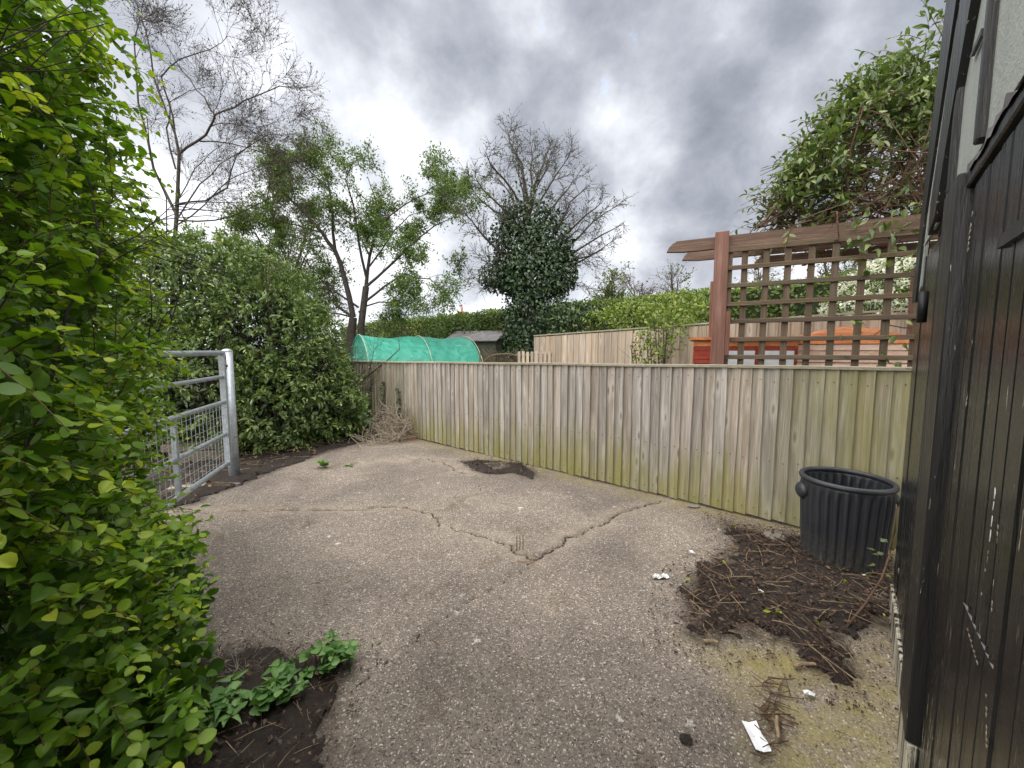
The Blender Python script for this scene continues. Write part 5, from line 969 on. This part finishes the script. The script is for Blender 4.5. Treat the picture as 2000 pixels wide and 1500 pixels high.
twigs('twig_litter', 'brown twig litter strewn over the soil by the bin', in_poly(SOIL_BIN, .04), 400, (.03, .16), (.001, .0024), 'twig_brown', .045)
twigs('twig_litter', 'pale dry twigs among the litter by the bin', in_poly(SOIL_BIN, .06), 170, (.04, .22), (.0014, .003), 'twig_pale', .05)
twigs('twig_litter', 'pale dry twigs on the soil bed below the near shrub', in_poly(SOIL_BED), 110, (.03, .13), (.0008, .0018), 'twig_pale', .06)
twigs('twig_litter', 'small sticks under the white paper in the foreground', lambda: g(1505 + rng.normal(0, 16), 1400 + rng.normal(0, 45)), 46, (.04, .14), (.0014, .0035), 'twig_brown', .03)
twigs('twig_litter', 'scattered crumbs of twig across the concrete', lambda: g(rng.uniform(450, 1700), 850 + 640 * rng.random() ** .8) + [0, 0, .002], 60, (.015, .06), (.001, .002), 'twig_brown', .008, .02)
twigs('twig_litter', 'dead twigs and straw along the foot of the laurel hedge', in_poly(SOIL_LEFT), 500, (.05, .3), (.0015, .004), 'twig_pale', .08)
def litter(name, label, fn, n, size, mat, tone, kind='dia', z=(.01, .04), flat=.5):
    pos = np.array([fn() for _ in range(n)]) + np.stack([np.zeros(n), np.zeros(n), rng.uniform(*z, n)], 1); V, T, tn = leaves_np(pos, rng.normal(0, 1, (n, 3)) * [1, 1, .25], unit(rng.normal(0, flat, (n, 3)) + [0, 0, 1]), rng.uniform(*size, n), np.clip(tone[0] + tone[1] * rng.random(n), 0, 1), kind); return tag(link(name, tri_mesh(name, V, T, M[mat], tn)), label, 'leaf litter', kind='stuff')
litter('leaf_litter', 'brown dead leaves over the soil by the bin', in_poly(SOIL_BIN, .02), 2200, (.010, .034), 'leaf_dead', (0, .78)); litter('leaf_litter', 'dead leaves under the laurel and gate', in_poly(SOIL_LEFT), 1800, (.025, .07), 'leaf_dead', (0, .9), 'dia', (.03, .09)); litter('leaf_litter', 'dead leaves on the soil bed below the near shrub', in_poly(SOIL_BED), 1000, (.010, .03), 'leaf_dead', (0, .8), 'dia', (.02, .05))
litter('leaf_litter', 'dark crumbs of soil on the ring beside the fence', in_poly(SOIL_MID, .03), 420, (.012, .04), 'leaf_dead', (0, .35)); litter('leaf_litter', 'few fresh green leaves fallen by the bin', in_poly(SOIL_BIN), 16, (.03, .055), 'leaf_fresh', (.7, .3), 'oval', (.03, .05))
B = Branches(); [B.thin(np.array([c_, c_ + np.array([math.cos(a_), math.sin(a_), 1.1]) * L_ * .5, c_ + np.array([math.cos(a_) * 1.3, math.sin(a_) * 1.3, .9]) * L_]), .0016, .0004, 3) for c_, a_, L_ in ((g(470 + rng.normal(0, 22), 1325 + rng.normal(0, 16)) + ZUP * .01, rng.uniform(0, 6.28), rng.uniform(.04, .10)) for _ in range(46))]; tag(link('dry_grass', tri_mesh('dry_grass', np.concatenate(B.V), np.concatenate(B.T), M['straw'])), 'tuft of dry pale grass behind the low weeds', 'grass', kind='stuff')
litter('soil_crumbs', 'crumbs of soil fringing the spill by the bin', in_poly(SOIL_BIN, .2), 3200, (.006, .02), 'leaf_dead', (0, .45), 'dia', (-.012, .0)); litter('soil_crumbs', 'crumbs of soil fringing the near soil bed', in_poly(SOIL_BED, .14), 1600, (.006, .02), 'leaf_dead', (0, .45), 'dia', (-.012, .01))
litter('soil_crumbs', 'dark soil crumbs scattered on the concrete', lambda: g(rng.uniform(900, 1750), 1150 + 330 * rng.random()), 420, (.004, .012), 'leaf_dead', (0, .5), 'dia', (.003, .008))
def heap():
    u_ = 5.2 + abs(rng.normal(0, .55)); o_ = abs(rng.normal(.05, .26)); return fpt(u_, .06 + o_, max(.02, (.62 - .95 * o_ - .4 * abs(u_ - 5.75)) * rng.random() ** 1.3))
dead = twigs('dead_stalks', 'heap of dry straw-coloured dead stalks in the fence corner', heap, 560, (.15, .5), (.0028, .006), 'straw', .05, .7, 'dead stalks', .22)
# bramble shoot, sticks, paper, packet
br_ = [g(1652, 1232) + ZUP * .02, at(1690, 1180, 2.08), at(1722, 1130, 2.13), at(1737, 1085, 2.2), at(1748, 1035, 2.22), at(1751, 985, 2.24)]
bb = thing('bramble_shoot', 'reddish bramble shoot curving up beside the bin and shed corner', 'bramble', br_[0]); MB().tube(br_, [.006, .006, .005, .005, .004, .003], 7).build('stem', M['twig_brown'], bb, True); MB().tube([br_[3], br_[3] + [.03, 0, .035], br_[3] + [.05, .0, .03]], .003, 5).build('side_shoot', M['twig_pale'], bb)
n = 7; a = rng.uniform(0, 6.28, n); leaf_objs(bb, np.array([at(1722 + rng.normal(0, 9), 1078 + rng.normal(0, 14), 2.3) for _ in range(n)]), np.stack([np.cos(a), np.sin(a) * .3, .3 * np.sin(a)], 1), np.tile([0., -.6, .8], (n, 1)), rng.uniform(.03, .05, n), .2 + .6 * rng.random(n), 'point', 'leaf_climber')
def stick(label, a, b, r, mat='twig_pale', h=.012): a = np.array(a) + [0, 0, h]; b = np.array(b) + [0, 0, h + .01]; o = MB().tube([a, (a + b) / 2 + rng.normal(0, .008, 3), b], [r, r * 1.1, r * .8], 7).build('stick', M[mat], org=(a + b) / 2); return tag(o, label, 'stick')
stick('thick pale stick lying beside the white paper', g(1517, 1398), g(1521, 1452), .007); stick('short pale stick at the left edge of the twig litter', g(1374, 1256), g(1402, 1262), .008); stick('short pale stick on the tongue of soil below the bin', g(1551, 1307), g(1592, 1305), .008); stick('thin dead twig across the concrete left of the crack corner', g(1010, 1098), g(1045, 1103), .004); stick('pale dry stem ending at the corner of the crack', g(1040, 1100), g(1043, 1082), .004)
c = g(1476, 1444); mb = MB(); ax = unit(np.array([.12, 1.0, 0])); ay = unit(np.array([1, -.12, 0])); nu, nv = 7, 5; V = [c + ax * (i / 6 - .5) * .115 + ay * (j / 4 - .5) * .055 + ZUP * (.010 + .006 * math.sin(i * 1.3) * (j / 4) + .004 * abs(j - 2)) for i in range(nu) for j in range(nv)]; mb.add(V + [p - ZUP * .002 for p in V], [(i * nv + j, i * nv + j + 1, (i + 1) * nv + j + 1, (i + 1) * nv + j) for i in range(nu - 1) for j in range(nv - 1)]); tag(mb.build('paper_scrap', M['paper'], org=c), 'folded white paper scrap on the mossy concrete in the foreground', 'paper')
c = g(1289, 1128); mb = MB(); V = [c + np.array([(i / 6 - .5) * .11, (j / 3 - .5) * .05 + .012 * (i / 6), .008 + .006 * math.sin(i * 2.1 + j)]) for i in range(7) for j in range(4)]; mb.add(V + [p - ZUP * .003 for p in V], [(i * 4 + j, (i + 1) * 4 + j, (i + 1) * 4 + j + 1, i * 4 + j + 1) for i in range(6) for j in range(3)]); tag(mb.build('foil_packet', M['foil'], org=c), 'small crumpled silver packet on the concrete', 'litter')
for x, y, lab in ((1484, 1160, 'white scrap of tissue in the middle of the twig litter'), (1690, 1130, 'white scrap of tissue just below the bin'), (1580, 1362, 'tiny white paper bit on the mossy concrete'), (1352, 1082, 'small white paper bit left of the soil')):
    c = g(x, y) + ZUP * .03; mb = MB(); V = [c + [rng.normal(0, .014), rng.normal(0, .014), rng.normal(0, .006) - .012] for _ in range(9)]; V = sorted(V, key=lambda p: math.atan2(p[1] - c[1], p[0] - c[0])); mb.add([c] + V, [(0, i + 1, (i + 1) % 9 + 1) for i in range(9)]); tag(mb.build('paper_scrap', M['paper'], org=c), lab, 'paper')
rd = thing('dock_stems', 'three thin red-brown dead stems standing in the crack', 'weeds', g(1017, 1077))
for x, h in ((1009, .12), (1015, .13), (1021, .13)): b = g(x, 1077); MB().tube([b, b + [.003, 0, h * .5], b + [.001, 0, h]], [.003, .0035, .002], 5).build('stem', M['rust'], rd)
sc.cycles.max_bounces = 6; sc.cycles.diffuse_bounces = 3; sc.cycles.glossy_bounces = 2; sc.cycles.transmission_bounces = 3
